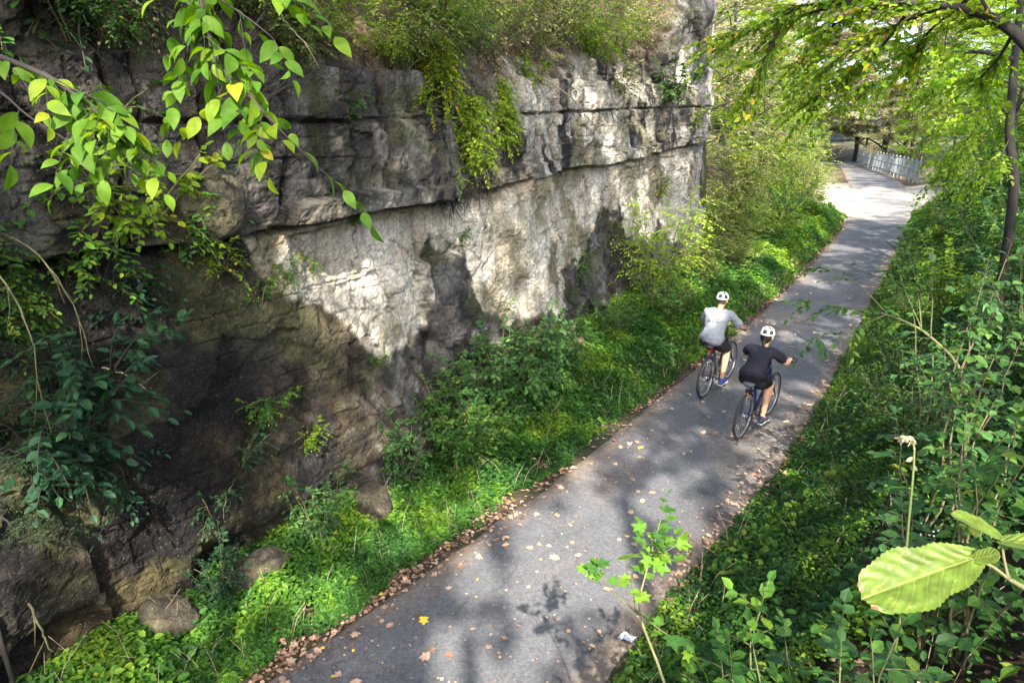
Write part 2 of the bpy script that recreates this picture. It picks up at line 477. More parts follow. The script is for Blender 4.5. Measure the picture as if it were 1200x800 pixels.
def attrmat(name, amount=.35, bumps=((60, .012), (9, .05)), rough=.9, gain=1.0, cracks=False, grains=False):
    """colour from the surface's own painted attribute, broken up by noise, with bump"""
    m, nt, b = newmat(name)
    a = N(nt, 'ShaderNodeAttribute', attribute_name='col')
    g = N(nt, 'ShaderNodeNewGeometry')
    nz = N(nt, 'ShaderNodeTexNoise'); nz.inputs['Scale'].default_value = 22; nz.inputs['Detail'].default_value = 9; nz.inputs['Roughness'].default_value = .75
    nt.links.new(g.outputs['Position'], nz.inputs['Vector'])
    mr = N(nt, 'ShaderNodeMapRange'); mr.inputs[1].default_value = .38; mr.inputs[2].default_value = .62
    mr.inputs[3].default_value = 1 - amount; mr.inputs[4].default_value = 1 + amount
    nt.links.new(nz.outputs[0], mr.inputs[0])
    mx = N(nt, 'ShaderNodeMix', data_type='RGBA', blend_type='MULTIPLY'); mx.inputs[0].default_value = 1
    nt.links.new(a.outputs['Color'], mx.inputs[6]); nt.links.new(mr.outputs[0], mx.inputs[7])
    out = mx.outputs[2]
    prev = None
    if grains:
        vo = N(nt, 'ShaderNodeTexVoronoi'); vo.inputs['Scale'].default_value = 75
        nt.links.new(g.outputs['Position'], vo.inputs['Vector'])
        sp = N(nt, 'ShaderNodeSeparateColor'); nt.links.new(vo.outputs['Color'], sp.inputs[0])
        m1 = N(nt, 'ShaderNodeMapRange'); m1.inputs[3].default_value = .8; m1.inputs[4].default_value = 1.22
        nt.links.new(sp.outputs[0], m1.inputs[0])
        m2 = N(nt, 'ShaderNodeMix', data_type='RGBA', blend_type='MULTIPLY'); m2.inputs[0].default_value = 1
        nt.links.new(out, m2.inputs[6]); nt.links.new(m1.outputs[0], m2.inputs[7]); out = m2.outputs[2]
        # fine wandering cracks
        nw = N(nt, 'ShaderNodeTexNoise'); nw.inputs['Scale'].default_value = 1.6; nw.inputs['Detail'].default_value = 6
        nt.links.new(g.outputs['Position'], nw.inputs['Vector'])
        ad = N(nt, 'ShaderNodeMix', data_type='RGBA', blend_type='LINEAR_LIGHT'); ad.inputs[0].default_value = .35
        nt.links.new(g.outputs['Position'], ad.inputs[6]); nt.links.new(nw.outputs['Color'], ad.inputs[7])
        vc = N(nt, 'ShaderNodeTexVoronoi', feature='DISTANCE_TO_EDGE'); vc.inputs['Scale'].default_value = .55
        nt.links.new(ad.outputs[2], vc.inputs['Vector'])
        cm = N(nt, 'ShaderNodeMapRange'); cm.inputs[1].default_value = 0; cm.inputs[2].default_value = .006; cm.inputs[3].default_value = .7; cm.inputs[4].default_value = 1
        nt.links.new(vc.outputs[0], cm.inputs[0])
        m3 = N(nt, 'ShaderNodeMix', data_type='RGBA', blend_type='MULTIPLY'); m3.inputs[0].default_value = 1
        nt.links.new(out, m3.inputs[6]); nt.links.new(cm.outputs[0], m3.inputs[7]); out = m3.outputs[2]
    if cracks:
        mp = N(nt, 'ShaderNodeMapping'); mp.inputs['Scale'].default_value = (1, .8, 1.6)
        nw = N(nt, 'ShaderNodeTexNoise'); nw.inputs['Scale'].default_value = 2.5; nw.inputs['Detail'].default_value = 4
        nt.links.new(g.outputs['Position'], nw.inputs['Vector'])
        ad = N(nt, 'ShaderNodeMix', data_type='RGBA', blend_type='LINEAR_LIGHT'); ad.inputs[0].default_value = .25
        nt.links.new(g.outputs['Position'], ad.inputs[6]); nt.links.new(nw.outputs['Color'], ad.inputs[7])
        nt.links.new(ad.outputs[2], mp.inputs[0])
        vo = N(nt, 'ShaderNodeTexVoronoi', feature='DISTANCE_TO_EDGE'); vo.inputs['Scale'].default_value = 2.6
        nt.links.new(mp.outputs[0], vo.inputs['Vector'])
        cr = N(nt, 'ShaderNodeMapRange'); cr.inputs[1].default_value = 0; cr.inputs[2].default_value = .022
        nt.links.new(vo.outputs[0], cr.inputs[0])
        # cracks come and go
        nm = N(nt, 'ShaderNodeTexNoise'); nm.inputs['Scale'].default_value = 1.3
        nt.links.new(g.outputs['Position'], nm.inputs['Vector'])
        ms = N(nt, 'ShaderNodeMapRange'); ms.inputs[1].default_value = .5; ms.inputs[2].default_value = .62
        nt.links.new(nm.outputs[0], ms.inputs[0])
        inv = N(nt, 'ShaderNodeMath', operation='MAXIMUM')
        iv = N(nt, 'ShaderNodeMath', operation='SUBTRACT'); iv.inputs[0].default_value = 1
        nt.links.new(ms.outputs[0], iv.inputs[1])
        nt.links.new(cr.outputs[0], inv.inputs[0]); nt.links.new(iv.outputs[0], inv.inputs[1])
        bp = N(nt, 'ShaderNodeBump'); bp.inputs['Distance'].default_value = .03
        nt.links.new(inv.outputs[0], bp.inputs['Height']); prev = bp.outputs[0]
        # speckled lichen
        vl = N(nt, 'ShaderNodeTexNoise'); vl.inputs['Scale'].default_value = 70; vl.inputs['Detail'].default_value = 5
        nt.links.new(g.outputs['Position'], vl.inputs['Vector'])
        lr = N(nt, 'ShaderNodeMapRange'); lr.inputs[1].default_value = .62; lr.inputs[2].default_value = .7; lr.inputs[4].default_value = .5
        nt.links.new(vl.outputs[0], lr.inputs[0])
        ml = N(nt, 'ShaderNodeMix', data_type='RGBA'); ml.inputs[7].default_value = (.26, .25, .18, 1)
        nt.links.new(lr.outputs[0], ml.inputs[0]); nt.links.new(out, ml.inputs[6]); out = ml.outputs[2]
    nt.links.new(out, b.inputs['Base Color'])
    for sc, dist in bumps:
        n2 = N(nt, 'ShaderNodeTexNoise'); n2.inputs['Scale'].default_value = sc; n2.inputs['Detail'].default_value = 8; n2.inputs['Roughness'].default_value = .65
        nt.links.new(g.outputs['Position'], n2.inputs['Vector'])
        bp = N(nt, 'ShaderNodeBump'); bp.inputs['Distance'].default_value = dist
        nt.links.new(n2.outputs[0], bp.inputs['Height'])
        if prev is not None:
            nt.links.new(prev, bp.inputs['Normal'])
        prev = bp.outputs[0]
    nt.links.new(prev, b.inputs['Normal'])
    b.inputs['Roughness'].default_value = rough; b.inputs['Specular IOR Level'].default_value = .25
    return m


M['rock'] = attrmat('limestone', .38, ((55, .03), (14, .06), (5, .08)), .88, cracks=True)
M['soil'] = attrmat('soil', .5, ((50, .03), (7, .08)), .95)
M['asphalt'] = attrmat('asphalt', .2, ((150, .007), (30, .005)), .8, grains=True)

# ------------------------------------------------------------------ ground plan
YL = np.array([-30, 2.5, 3.6, 4.9, 6.1, 7.5, 11, 13.1, 16.7, 22, 31, 39, 50, 73, 90, 130.])
XL = np.array([-1.1, -1.04, -.93, -.8, -.7, -.64, -.58, -.53, -.52, -.63, -1.0, -1.75, -3.2, -7.0, -10.5, -20.])
YR = np.array([-30, 4, 5.6, 6.9, 8.3, 11.2, 14.8, 19, 26, 32.6, 40, 50, 60, 73, 90, 130.])
XR = np.array([1.3, 1.28, 1.37, 1.48, 1.62, 1.68, 1.63, 1.56, 1.46, 1.33, 1.0, .2, -1.0, -3.3, -7, -16.5])
CW = np.array([(-2.5, -8), (-2.5, 2), (-2.38, 4.6), (-2.5, 6.3), (-2.85, 10), (-3.15, 14), (-3.2, 18.7), (-3.5, 19.9), (-6, 20.9), (-13, 22.0)], float)


def xl(y): return np.interp(y, YL, XL)
def xr(y): return np.interp(y, YR, XR)
def wx(y): return np.interp(y, CW[:7, 1], CW[:7, 0])
def zrim(y): return np.interp(y, [-8, 2, 5, 8, 12, 15.5, 17.5, 30], [5.2, 5.3, 4.9, 4.95, 5.25, 5.6, 8.2, 8.4])


def ground(x, y):
    x = np.asarray(x, float); y = np.asarray(y, float)
    s = x - xr(y)
    hr = .62 * np.clip(s - .35, 0, 1.2) + .85 * np.clip(s - 1.2, 0, 3) + .35 * np.clip(s - 4, 0, 12)
    hr = np.where(s > 0, hr * (1 - .75 * sst(34, 48, y)), 0)
    d = wx(y) - x
    hl1 = np.where(d > .55, zrim(y) - 1.6 + 1.0 * np.clip(d - .55, 0, 4.5) + .15 * np.clip(d - 5, 0, 60), 0) + .12 * np.clip(xl(y) - x - .8, 0, 1.5)
    s2 = xl(y) - x
    hl2 = .12 * np.clip(s2 - .6, 0, 2) + .62 * np.clip(s2 - 2.2, 0, 16)
    hl2 = hl2 * (1 - .55 * sst(34, 60, y))
    m = sst(20.0, 22.2, y + np.clip(-x - 4, 0, 8) * .12)
    hl = hl1 * (1 - m) + hl2 * m
    h = np.where(x < xl(y), hl, hr)
    far = sst(85, 150, y)
    h = h + far * 5
    off = np.maximum(np.clip(xl(y) - x, 0, 9), np.clip(x - xr(y), 0, 9))
    return h + (fbm(x * 1.3, y * 1.3, s=5) - .5) * .14 * sst(.1, 1.2, off)


# ------------------------------------------------------------------ terrain
gx = np.concatenate([np.linspace(-140, -16, 28), np.arange(-15, -4, .5), np.arange(-4, 7, .12), np.arange(7, 16, .6), np.linspace(17, 140, 26)])
gy = np.concatenate([np.linspace(-80, -6, 16), np.arange(-5, 26, .12), np.arange(26, 60, .5), np.linspace(61, 400, 60)])
GX, GY = np.meshgrid(gx, gy)
GZ = ground(GX, GY) - .012
off = np.maximum(np.clip(xl(GY) - GX, 0, 9), np.clip(GX - xr(GY), 0, 9))
n1 = fbm(GX * 1.7, GY * 1.7, o=5, s=21); n2 = fbm(GX * .5, GY * .5, s=33)
brown = np.array([.085, .055, .036]); darkb = np.array([.03, .022, .016]); grn = np.array([.03, .05, .018])
c = darkb + (brown - darkb) * sst(.35, .65, n1)[..., None]
c = c + (grn - c) * (sst(.45, .6, n2) * .55)[..., None]
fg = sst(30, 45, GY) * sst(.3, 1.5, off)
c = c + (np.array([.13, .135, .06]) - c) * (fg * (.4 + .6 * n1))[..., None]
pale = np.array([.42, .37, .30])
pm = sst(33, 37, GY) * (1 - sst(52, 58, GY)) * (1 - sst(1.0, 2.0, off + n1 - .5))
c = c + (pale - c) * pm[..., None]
nyy, nxx = GX.shape
ii = np.arange(nyy - 1)[:, None] * nxx + np.arange(nxx - 1)[None]
q = np.stack([ii, ii + 1, ii + nxx + 1, ii + nxx], -1).reshape(-1)
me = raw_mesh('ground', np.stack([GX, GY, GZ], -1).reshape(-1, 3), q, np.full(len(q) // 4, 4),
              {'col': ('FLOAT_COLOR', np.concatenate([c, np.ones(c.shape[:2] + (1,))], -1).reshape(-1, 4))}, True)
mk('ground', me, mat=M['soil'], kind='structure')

# ------------------------------------------------------------------ path
py_ = np.concatenate([np.arange(-20, 30, .1), np.arange(30, 128, .5)])
tt = np.linspace(0, 1, 25)
PX = xl(py_)[:, None] + (xr(py_) - xl(py_))[:, None] * tt[None]
wig = (fbm(py_ * 3, py_ * 0, s=3) - .5) * .14; wig2 = (fbm(py_ * 3, py_ * 0, s=4) - .5) * .14
PX[:, 0] += wig; PX[:, -1] += wig2
PY = np.repeat(py_[:, None], 25, 1)
PZ = .018 + .02 * np.sin(tt * PI)[None] + (fbm(PX, PY, s=9) - .5) * .012
PZ[:, 0] = -.03; PZ[:, -1] = -.03
k1 = fbm(PX * .9, PY * .45, o=5, s=40); k2 = fbm(PX * 5, PY * 2.5, o=4, s=41)
base = np.array([.081, .084, .093])
c = base * (1 + .45 * (k1 - .5))[..., None] * (1 + .35 * (k2 - .5))[..., None]
edge = np.minimum(tt, 1 - tt)[None] * np.ones_like(PX)
dust = np.clip((1 - sst(.0, .2, edge + .12 * (k1 - .5))) * .75 * sst(.35, .65, k2 + .08) + .35 * sst(.58, .72, k1), 0, .8)
c = c + (np.array([.15, .115, .085]) - c) * dust[..., None]
# pale gravelly stretch across the path at the far clearing
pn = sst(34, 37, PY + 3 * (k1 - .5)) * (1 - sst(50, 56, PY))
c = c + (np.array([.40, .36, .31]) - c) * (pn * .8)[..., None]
nyy, nxx = PX.shape
ii = np.arange(nyy - 1)[:, None] * nxx + np.arange(nxx - 1)[None]
q = np.stack([ii, ii + 1, ii + nxx + 1, ii + nxx], -1).reshape(-1)
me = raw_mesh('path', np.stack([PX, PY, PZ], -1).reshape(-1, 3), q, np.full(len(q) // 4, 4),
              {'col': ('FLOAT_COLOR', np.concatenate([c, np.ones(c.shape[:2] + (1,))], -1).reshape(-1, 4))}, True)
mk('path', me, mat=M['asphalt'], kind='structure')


# ------------------------------------------------------------------ cliff
def zledge(u):
    return np.interp(u, [-8, 2.5, 3.7, 5, 6.9, 8.3, 9.8, 12.9, 19.4, 30], [3.3, 3.29, 3.26, 3.3, 3.29, 3.37, 3.43, 3.47, 3.75, 3.8])


def blocks(u, w, seed, jit=.5):
    a = u / w
    i = np.floor(a)
    best = np.full(u.shape, 9.0)
    cid = np.zeros(u.shape)
    # boundaries jittered; cell = number of boundaries passed
    for d in (-1, 0, 1):
        b = i + d + jit * (h3(i + d, i * 0, i * 0, seed) - .5)
        best = np.minimum(best, np.abs(a - b))
        cid = np.where(a >= b, i + d, cid)
    return cid, best * w


def soft_blocks(u, w, seed, hs, jit=.8, ws=.05):
    cid, bd = blocks(u, w, seed, jit)
    # which neighbour is nearer: blend the two block values across the joint
    cr, _ = blocks(u + ws, w, seed, jit)
    cl, _ = blocks(u - ws, w, seed, jit)
    c2 = np.where(cr != cid, cr, cl)
    a, b = h3(cid, cid, cid, hs), h3(c2, c2, c2, hs)
    f = .5 * (1 - np.clip(bd / ws, 0, 1))
    return a + (b - a) * f, bd


def cliff_off(u, z):
    """how far the rock stands out of the wall plane"""
    zl = zledge(u) + (fbm(u * 1.5, z * 0, s=70, o=3) - .5) * .06
    z2 = 4.22 + np.interp(u, [5, 20], [0, .45])
    z3 = zl + .17 + .05 * vn(u * .8, z * 0, s=71)
    lo = 1 - sst(0, .012, z - zl)
    o = np.zeros(u.shape)
    # lean of the lower wall, broad bulges
    o += .30 * np.clip(1 - z / 3.0, 0, 1) ** 1.4 * lo
    o += (fbm(u * .45, z * .55, o=3, s=1) - .5) * .5 * np.interp(u, [4, 8], [1.1, .8])
    o += (fbm(u * 1.8, z * 1.6, o=5, s=2) - .5) * .13
    # ledge step
    led = np.interp(u, [-8, 3, 6.6, 6.9, 7.6, 8.1, 9, 12, 20, 23], [.15, .2, .24, .1, -.05, .10, .13, .11, .09, .06])
    led = led + .1 * (h3(*[blocks(u, .9, 5)[0]] * 3) - .5)
    o += (1 - lo) * led
    # slab course standing proud just above the ledge
    cid, bd = blocks(u, 1.3, 6)
    slab = (1 - lo) * (1 - sst(0, .015, z - z3))
    o += slab * (.03 + .09 * h3(cid, cid, cid, 61)) - slab * .05 * (1 - sst(0, .02, bd))
    # upper bed, tall joints
    up = (1 - lo) - slab
    cid, bd = blocks(u + .25 * (fbm(z * 1.2, z * 0, s=8) - .5), .85, 7, .8)
    o += up * (.24 * (h3(cid, cid, cid, 62) - .5) - .11 * (1 - sst(0, .035, bd)))
    # second bedding line
    hi = sst(0, .015, z - z2)
    cid, bd = blocks(u, 1.05, 9, .8)
    o += hi * (.16 * (h3(cid, cid, cid, 63) - .35) - .06 * (1 - sst(0, .03, bd)))
    o -= .09 * np.exp(-((z - z2) / .022) ** 2) * np.clip(vn(u * 1.1, z * 0, s=64) * 2, 0, 1)
    hi2 = sst(0, .015, z - z2 - .5)
    o += hi2 * (-.12 + .2 * (vn(u * 1.3, z * 0, s=65) - .5))
    # lower wall: slanting joints and a few big steps
    uu = u + .35 * (z - 1.5) + .5 * (fbm(u * .7, z * .7, s=11) - .5)
    hv, bd = soft_blocks(uu, 1.5, 12, 66)
    o += lo * (.26 * (hv - .5) - .04 * (1 - sst(0, .05, bd)))
    # squared pillar with a ledge on top
    pil = sst(6.75, 6.82, u + .12 * z) * (1 - sst(7.6, 7.66, u + .12 * z)) * (1 - sst(2.52, 2.55, z))
    o += pil * .16
    # flat broken facets
    for sc, am, sd in ((1.1, .075, 14), (2.7, .042, 15), (6.5, .02, 16), (14, .010, 18)):
        ia, ja, ox, oy, ed = voro(u * sc + .4 * fbm(u * 2, z * 2, s=sd), z * sc * 1.15, sd)
        o += am * ((h3(ia, ja, ia, sd) - .5) + (h3(ia, ja, ia, sd + 3) - .5) * ox * 1.6 + (h3(ia, ja, ia, sd + 5) - .5) * oy * 1.6)
    o += (fbm(u * 9, z * 9, o=3, s=17) - .5) * .035
    # thin beds: short ledges that come and go
    zz = z * 5.5 + 1.6 * fbm(u * .6, z * .4, s=23)
    ci = np.floor(zz); fz = zz - ci
    pres = vn(u * .9 + ci * 7.3, ci * 1.0, s=24)
    o += sst(.45, .75, pres) * (.055 * (h3(ci, ci, ci, 25) - .5) - .045 * (1 - sst(0, .10, np.minimum(fz, 1 - fz)))) * np.where(lo > .5, .6, .45)
    # gap under the ledge
    o -= .16 * np.exp(-((z - zl + .035) / .03) ** 2) * sst(.25, .5, vn(u * 1.3, z * 0, s=26) + .2 * (u < 7))
    # undercut along the foot at the near end
    o -= .38 * np.exp(-((z - .25) / .28) ** 2) * (1 - sst(4.2, 5.4, u)) * sst(.3, .6, vn(u * 1.2, z * .5, s=19))
    o += .3 * np.clip(.35 - z, 0, .5)
    # crumbling slope above the rim
    zr = zrim(u) + (fbm(u * .9, z * 0, s=20) - .5) * .7
    o -= 1.0 * np.clip(z - zr, 0, 9) * (1 - .15 * sst(17, 18, u)) * (1 - .8 * sst(16.5, 18.5, u))
    return o


us = [-8.0]
while us[-1] < 33:
    y = us[-1]
    us.append(y + (.06 if y < 1 else .022 if y < 8 else .03 if y < 14 else .045 if y < 24 else .12))
us = np.array(us)
# plan curve by arc length; length along equals y closely for the long face
seg = np.concatenate([[0], np.cumsum(np.hypot(*np.diff(CW, axis=0).T))]) - 8.0
CX = np.interp(us, seg, CW[:, 0]); CY = np.interp(us, seg, CW[:, 1])
kern = np.ones(25) / 25
CXs = np.convolve(np.pad(CX, 12, mode='edge'), kern, 'valid'); CYs = np.convolve(np.pad(CY, 12, mode='edge'), kern, 'valid')
TX = np.gradient(CXs, us); TY = np.gradient(CYs, us); tl = np.hypot(TX, TY)
NX, NY = TY / tl, -TX / tl
zs = np.concatenate([np.arange(-.5, 5.2, .022), np.arange(5.2, 9.4, .04)])
U, Z = np.meshgrid(us, zs)
O = cliff_off(U, Z)
X = CXs[None] + NX[None] * O; Y = CYs[None] + NY[None] * O
# rock colours: stains, lichen, weathering, plus shade painted in at both ends
pn = (fbm(U * 1.1, Z * 1.1, o=5, s=50) - .5)
pf = (fbm(U * 5, Z * 1.6, o=4, s=51) - .5)
ps = (fbm(U * 3.2 + .9 * Z, Z * .55, o=4, s=52) - .5)
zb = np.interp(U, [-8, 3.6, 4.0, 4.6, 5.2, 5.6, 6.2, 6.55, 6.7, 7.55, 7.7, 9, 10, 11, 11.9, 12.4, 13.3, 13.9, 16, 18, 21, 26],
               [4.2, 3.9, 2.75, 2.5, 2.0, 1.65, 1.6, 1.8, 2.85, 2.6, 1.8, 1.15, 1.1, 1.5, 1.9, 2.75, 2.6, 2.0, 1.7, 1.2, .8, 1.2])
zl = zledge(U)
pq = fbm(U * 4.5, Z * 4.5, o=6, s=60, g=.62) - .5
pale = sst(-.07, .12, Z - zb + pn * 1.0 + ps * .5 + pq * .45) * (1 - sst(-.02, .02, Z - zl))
above = sst(-.02, .02, Z - zl)
ap = above * np.interp(U, [-8, 4.6, 7.5, 8.3, 12, 20], [.05, .2, .4, .8, .95, .95]) * (1 - sst(.45, 1.5, Z - zl - .9 + pn * 1.2))
ap = ap * sst(-.12, .05, pf + ps + .11 + pq * .5)
ap = np.maximum(ap, above * .55 * np.exp(-((U - 5.55 - .15 * pf) / .13) ** 2) * (Z < 4.25))
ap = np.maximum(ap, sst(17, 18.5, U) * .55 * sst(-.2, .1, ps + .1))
limest = np.array([.50, .455, .37]); limew = np.array([.66, .62, .54]); dgrey = np.array([.058, .053, .048])
mbrown = np.array([.075, .058, .035]); black = np.array([.02, .018, .019]); bluish = np.array([.17, .18, .21])
c = dgrey + (mbrown - dgrey) * sst(-.12, .15, fbm(U * .8, Z * .8, o=4, s=53) - .5)[..., None]
c = c + (np.array([.13, .125, .12]) - c) * (sst(5, 8, U) * sst(-.1, .2, ps) * .8)[..., None]
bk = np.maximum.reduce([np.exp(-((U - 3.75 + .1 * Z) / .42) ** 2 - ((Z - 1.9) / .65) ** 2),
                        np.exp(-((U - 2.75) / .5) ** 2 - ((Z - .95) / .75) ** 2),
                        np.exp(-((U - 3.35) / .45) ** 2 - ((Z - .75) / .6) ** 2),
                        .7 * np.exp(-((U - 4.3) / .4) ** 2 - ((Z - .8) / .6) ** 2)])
c = c * (1 + 1.6 * np.clip(pq * 2.2 + .05, -.45, .9))[..., None]
c = c + (np.array([.16, .15, .13]) - c) * (sst(.06, .16, pq + pf * .5) * sst(4.3, 5.5, U) * .7)[..., None]
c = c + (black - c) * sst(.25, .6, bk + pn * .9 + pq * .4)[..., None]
c = c * np.interp(U, [3.3, 5.2], [.38, 1.0])[..., None]  # dark stone, deepened by shade put into the near end's colour
gm = c.mean(-1, keepdims=True) * np.array([1.0, .99, .98])
c = c + (gm - c) * (sst(4.6, 6.0, U) * .75)[..., None]
lt = limest + (limew - limest) * sst(-.1, .12, ps + pf * .5)[..., None]
lt = lt + (np.array([.40, .31, .18]) - lt) * (sst(-.35, -.02, Z - zl) * (1 - above) * .55)[..., None]
lt = lt + (np.array([.19, .165, .085]) - lt) * (sst(.02, .16, fbm(U * 1.6, Z * 1.1, o=4, s=54) - .5 + .02) * .8)[..., None]
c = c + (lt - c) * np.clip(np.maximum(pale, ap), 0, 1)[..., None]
bl = sst(16.5, 19, U) * sst(-.15, .15, pn + .05) * .7  # bluish shade of the cliff's end face, put into the colour
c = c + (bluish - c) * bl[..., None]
# dark weeping streaks hanging from joints
st = sst(.03, .09, fbm(U * 2.6, Z * .22, o=5, s=55) - .5 + pq * .25) * sst(.0, .3, fbm(U * .7, Z * .7, s=56) - .42)
c = c + (np.array([.06, .056, .055]) - c) * (st * (.85 - .55 * pale))[..., None]
# thin dark lines along the open cracks
for sc_, sd_, th_, pr_ in ((1.1, 14, .020, .5), (2.7, 15, .022, .56), (1.9, 29, .018, .52)):
    a_, b_, ox_, oy_, ed_ = voro(U * sc_ + .4 * fbm(U * 2, Z * 2, s=sd_) + .22 * (fbm(U * 6, Z * 6, s=sd_ + 2) - .5), Z * sc_ * (1.15 if sd_ != 29 else .55), sd_)
    pr = sst(pr_ - .04, pr_ + .05, fbm(U * 1.1 + sd_, Z * 1.1, s=sd_ + 9))
    c = c * (1 - .68 * ((1 - sst(th_ * .5, th_ * 1.6, ed_)) * pr)[..., None])
_, bd_ = blocks(U + .25 * (fbm(Z * 1.2, Z * 0, s=8) - .5), .85, 7, .8)
c = c * (1 - .6 * ((1 - sst(.006, .025, bd_)) * above * (Z < 4.6))[..., None])
# fine rain streaks down the pale stone
rs = fbm(U * 14 + .6 * Z, Z * 1.1, o=4, s=66) - .5
c = c * (1 - .26 * (sst(.06, .2, rs) * np.maximum(pale, ap))[..., None])
# moss and yellow lichen low at the near end
ml = sst(.05, .2, fbm(U * 2.2, Z * 2.2, o=5, s=57) - .5) * (1 - sst(3.2, 4.6, U)) * sst(1.5, .7, Z)
c = c + (np.array([.15, .125, .055]) - c) * (ml * .55)[..., None]
mg = sst(.06, .2, fbm(U * 1.5, Z * 1.9, o=5, s=58) - .5) * .6
c = c + (np.array([.075, .08, .03]) - c) * (mg * (1 - .5 * pale))[..., None]
grit = np.clip(.5 + 2.4 * pq, .35, 1.35)
c = c * (1 + (grit - 1) * (.22 + .38 * (1 - pale)))[..., None]
so = sst(-.1, .25, Z - zrim(U) + pn) * (1 - sst(16.3, 17.5, U))
soil = np.array([.10, .07, .045]) * (.6 + fbm(U * 4, Z * 4, s=59))[..., None]
c = c + (soil - c) * (so * .85)[..., None]
nyy, nxx = X.shape
ii = np.arange(nyy - 1)[:, None] * nxx + np.arange(nxx - 1)[None]
q = np.stack([ii, ii + 1, ii + nxx + 1, ii + nxx], -1).reshape(-1)
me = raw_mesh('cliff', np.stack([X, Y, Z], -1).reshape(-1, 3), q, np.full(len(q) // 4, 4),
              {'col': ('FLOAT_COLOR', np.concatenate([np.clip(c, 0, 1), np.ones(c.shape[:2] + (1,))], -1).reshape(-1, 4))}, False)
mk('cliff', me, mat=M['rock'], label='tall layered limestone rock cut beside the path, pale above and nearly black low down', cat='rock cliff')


def on_cliff(y, z, out=.02):
    o = float(cliff_off(np.array([y + .02]), np.array([float(z)]))[0])
    return (float(wx(y)) + o + out, y, z)


# ------------------------------------------------------------------ shade trees out of view, crowns carved so sun falls on chosen spots
# centre x, y, half-length along the sun's heading, half-width of the sunlit places on path, verge and cliff foot
LIT = [(.0, 5.2, .9, .34), (.42, 5.8, .85, .38), (.28, 4.5, .75, .24), (.8, 6.75, .75, .26), (.1, 3.6, .5, .3), (-.55, 7.0, .5, .16), (.72, 5.1, .3, .18),
       (-.45, 4.55, .5, .2), (.45, 3.5, .35, .2), (-1.15, 6.1, .6, .28), (-1.5, 4.7, .55, .28), (-1.3, 3.6, .4, .25), (-1.9, 3.4, .35, .2),
       (1.9, 6.9, .6, .3), (2.3, 5.8, .5, .35), (-1.3, 18.6, 1.6, .45), (-.75, 14.4, .9, .25), (-.3, 20.3, 1.2, .3), (1.35, 9.2, .5, .15),
       (-.1, 11.0, .35, .2), (1.5, 16.5, .9, .2), (-1.3, 12.0, .8, .3), (-2.6, 16.0, 1.2, .5), (2.4, 10.5, 1.0, .4), (2.6, 14, 1, .4), (2.5, 20, 2, .6),
       (-1.9, 22.0, 1.5, .5), (.6, 25.5, 1.6, .22), (-1.0, 27.5, 2, .3)]
SH = -SUN[:2] / np.linalg.norm(SUN[:2])


def shade_keep(P):  # carves away leaves and limbs that would block the wanted sun patches
    G = P[:, :2] - SUN[None, :2] * (P[:, 2:3] / SUN[2])
    k = np.ones(len(P), bool)
    wob = (vn(P[:, 0] * 1.7, P[:, 1] * 1.7, s=90) - .5) * .5
    for (x, y, a, b) in LIT:
        d = G - np.array([x, y]); u = d @ SH; v = d @ np.array([-SH[1], SH[0]])
        k &= (u / (a + .06)) ** 2 + (v / (b + .06)) ** 2 > 1 + wob
    k &= ~((G[:, 0] > 1.9) & (G[:, 1] > 3) & (h3(np.floor(P[:, 0] * .9), np.floor(P[:, 1] * .9), np.floor(P[:, 2] * .9), 6) < .52))
    k &= ~((G[:, 1] > 24.5) & (h3(np.floor(P[:, 0] * 1.2), np.floor(P[:, 1] * 1.2), np.floor(P[:, 2] * 1.2), 5) < .6))
    k &= ~((G[:, 1] + .25 * G[:, 0] > 33.5 + wob * 3))
    return k


shade_spots = [(5.6, -12.5, 12.5), (8.6, -7.0, 12.8), (7.9, -3.6, 12), (9.4, 1.6, 13), (6.4, 6.0, 12.4), (9.2, 10.6, 13), (6.8, 14.6, 12.2), (9.6, 19.4, 13), (7.4, 23.2, 12)]
sl = ['tall green tree behind the viewpoint, first in the row shading the path',
      'tall shade tree right of the viewpoint, second along the bank', 'tall shade tree beside the viewpoint, third along the bank',
      'tall shade tree on the upper bank, fourth along the row', 'tall shade tree above the path, fifth along the row',
      'tall shade tree on the upper bank, sixth along the row', 'tall shade tree above the riders, seventh along the row',
      'tall shade tree on the upper bank, eighth along the row', 'tall shade tree before the sunlit bend, last of the row']
for i, (x, y, H) in enumerate(shade_spots):
    z0 = float(ground(x, y))
    gl, gt = tree_geo(300 + i, H, 6.2, 6.3, .11, 20, 9, 9, 8, .21, 'hex', (.4, .9), keep=shade_keep, world=(x, y, z0), limbup=.3)
    t = root('shade_tree', (x, y, z0), sl[i], 'tree', 'tall trees shading the path from the right bank, crowns carved for sun patches')
    mk('trunk', gt.mesh('shade_trunk', True), t, M['bark'])
    mk('crown', gl.mesh('shade_crown'), t, M['lime'])

# ------------------------------------------------------------------ ground cover (nobody could count it)
rg = np.random.default_rng(11)


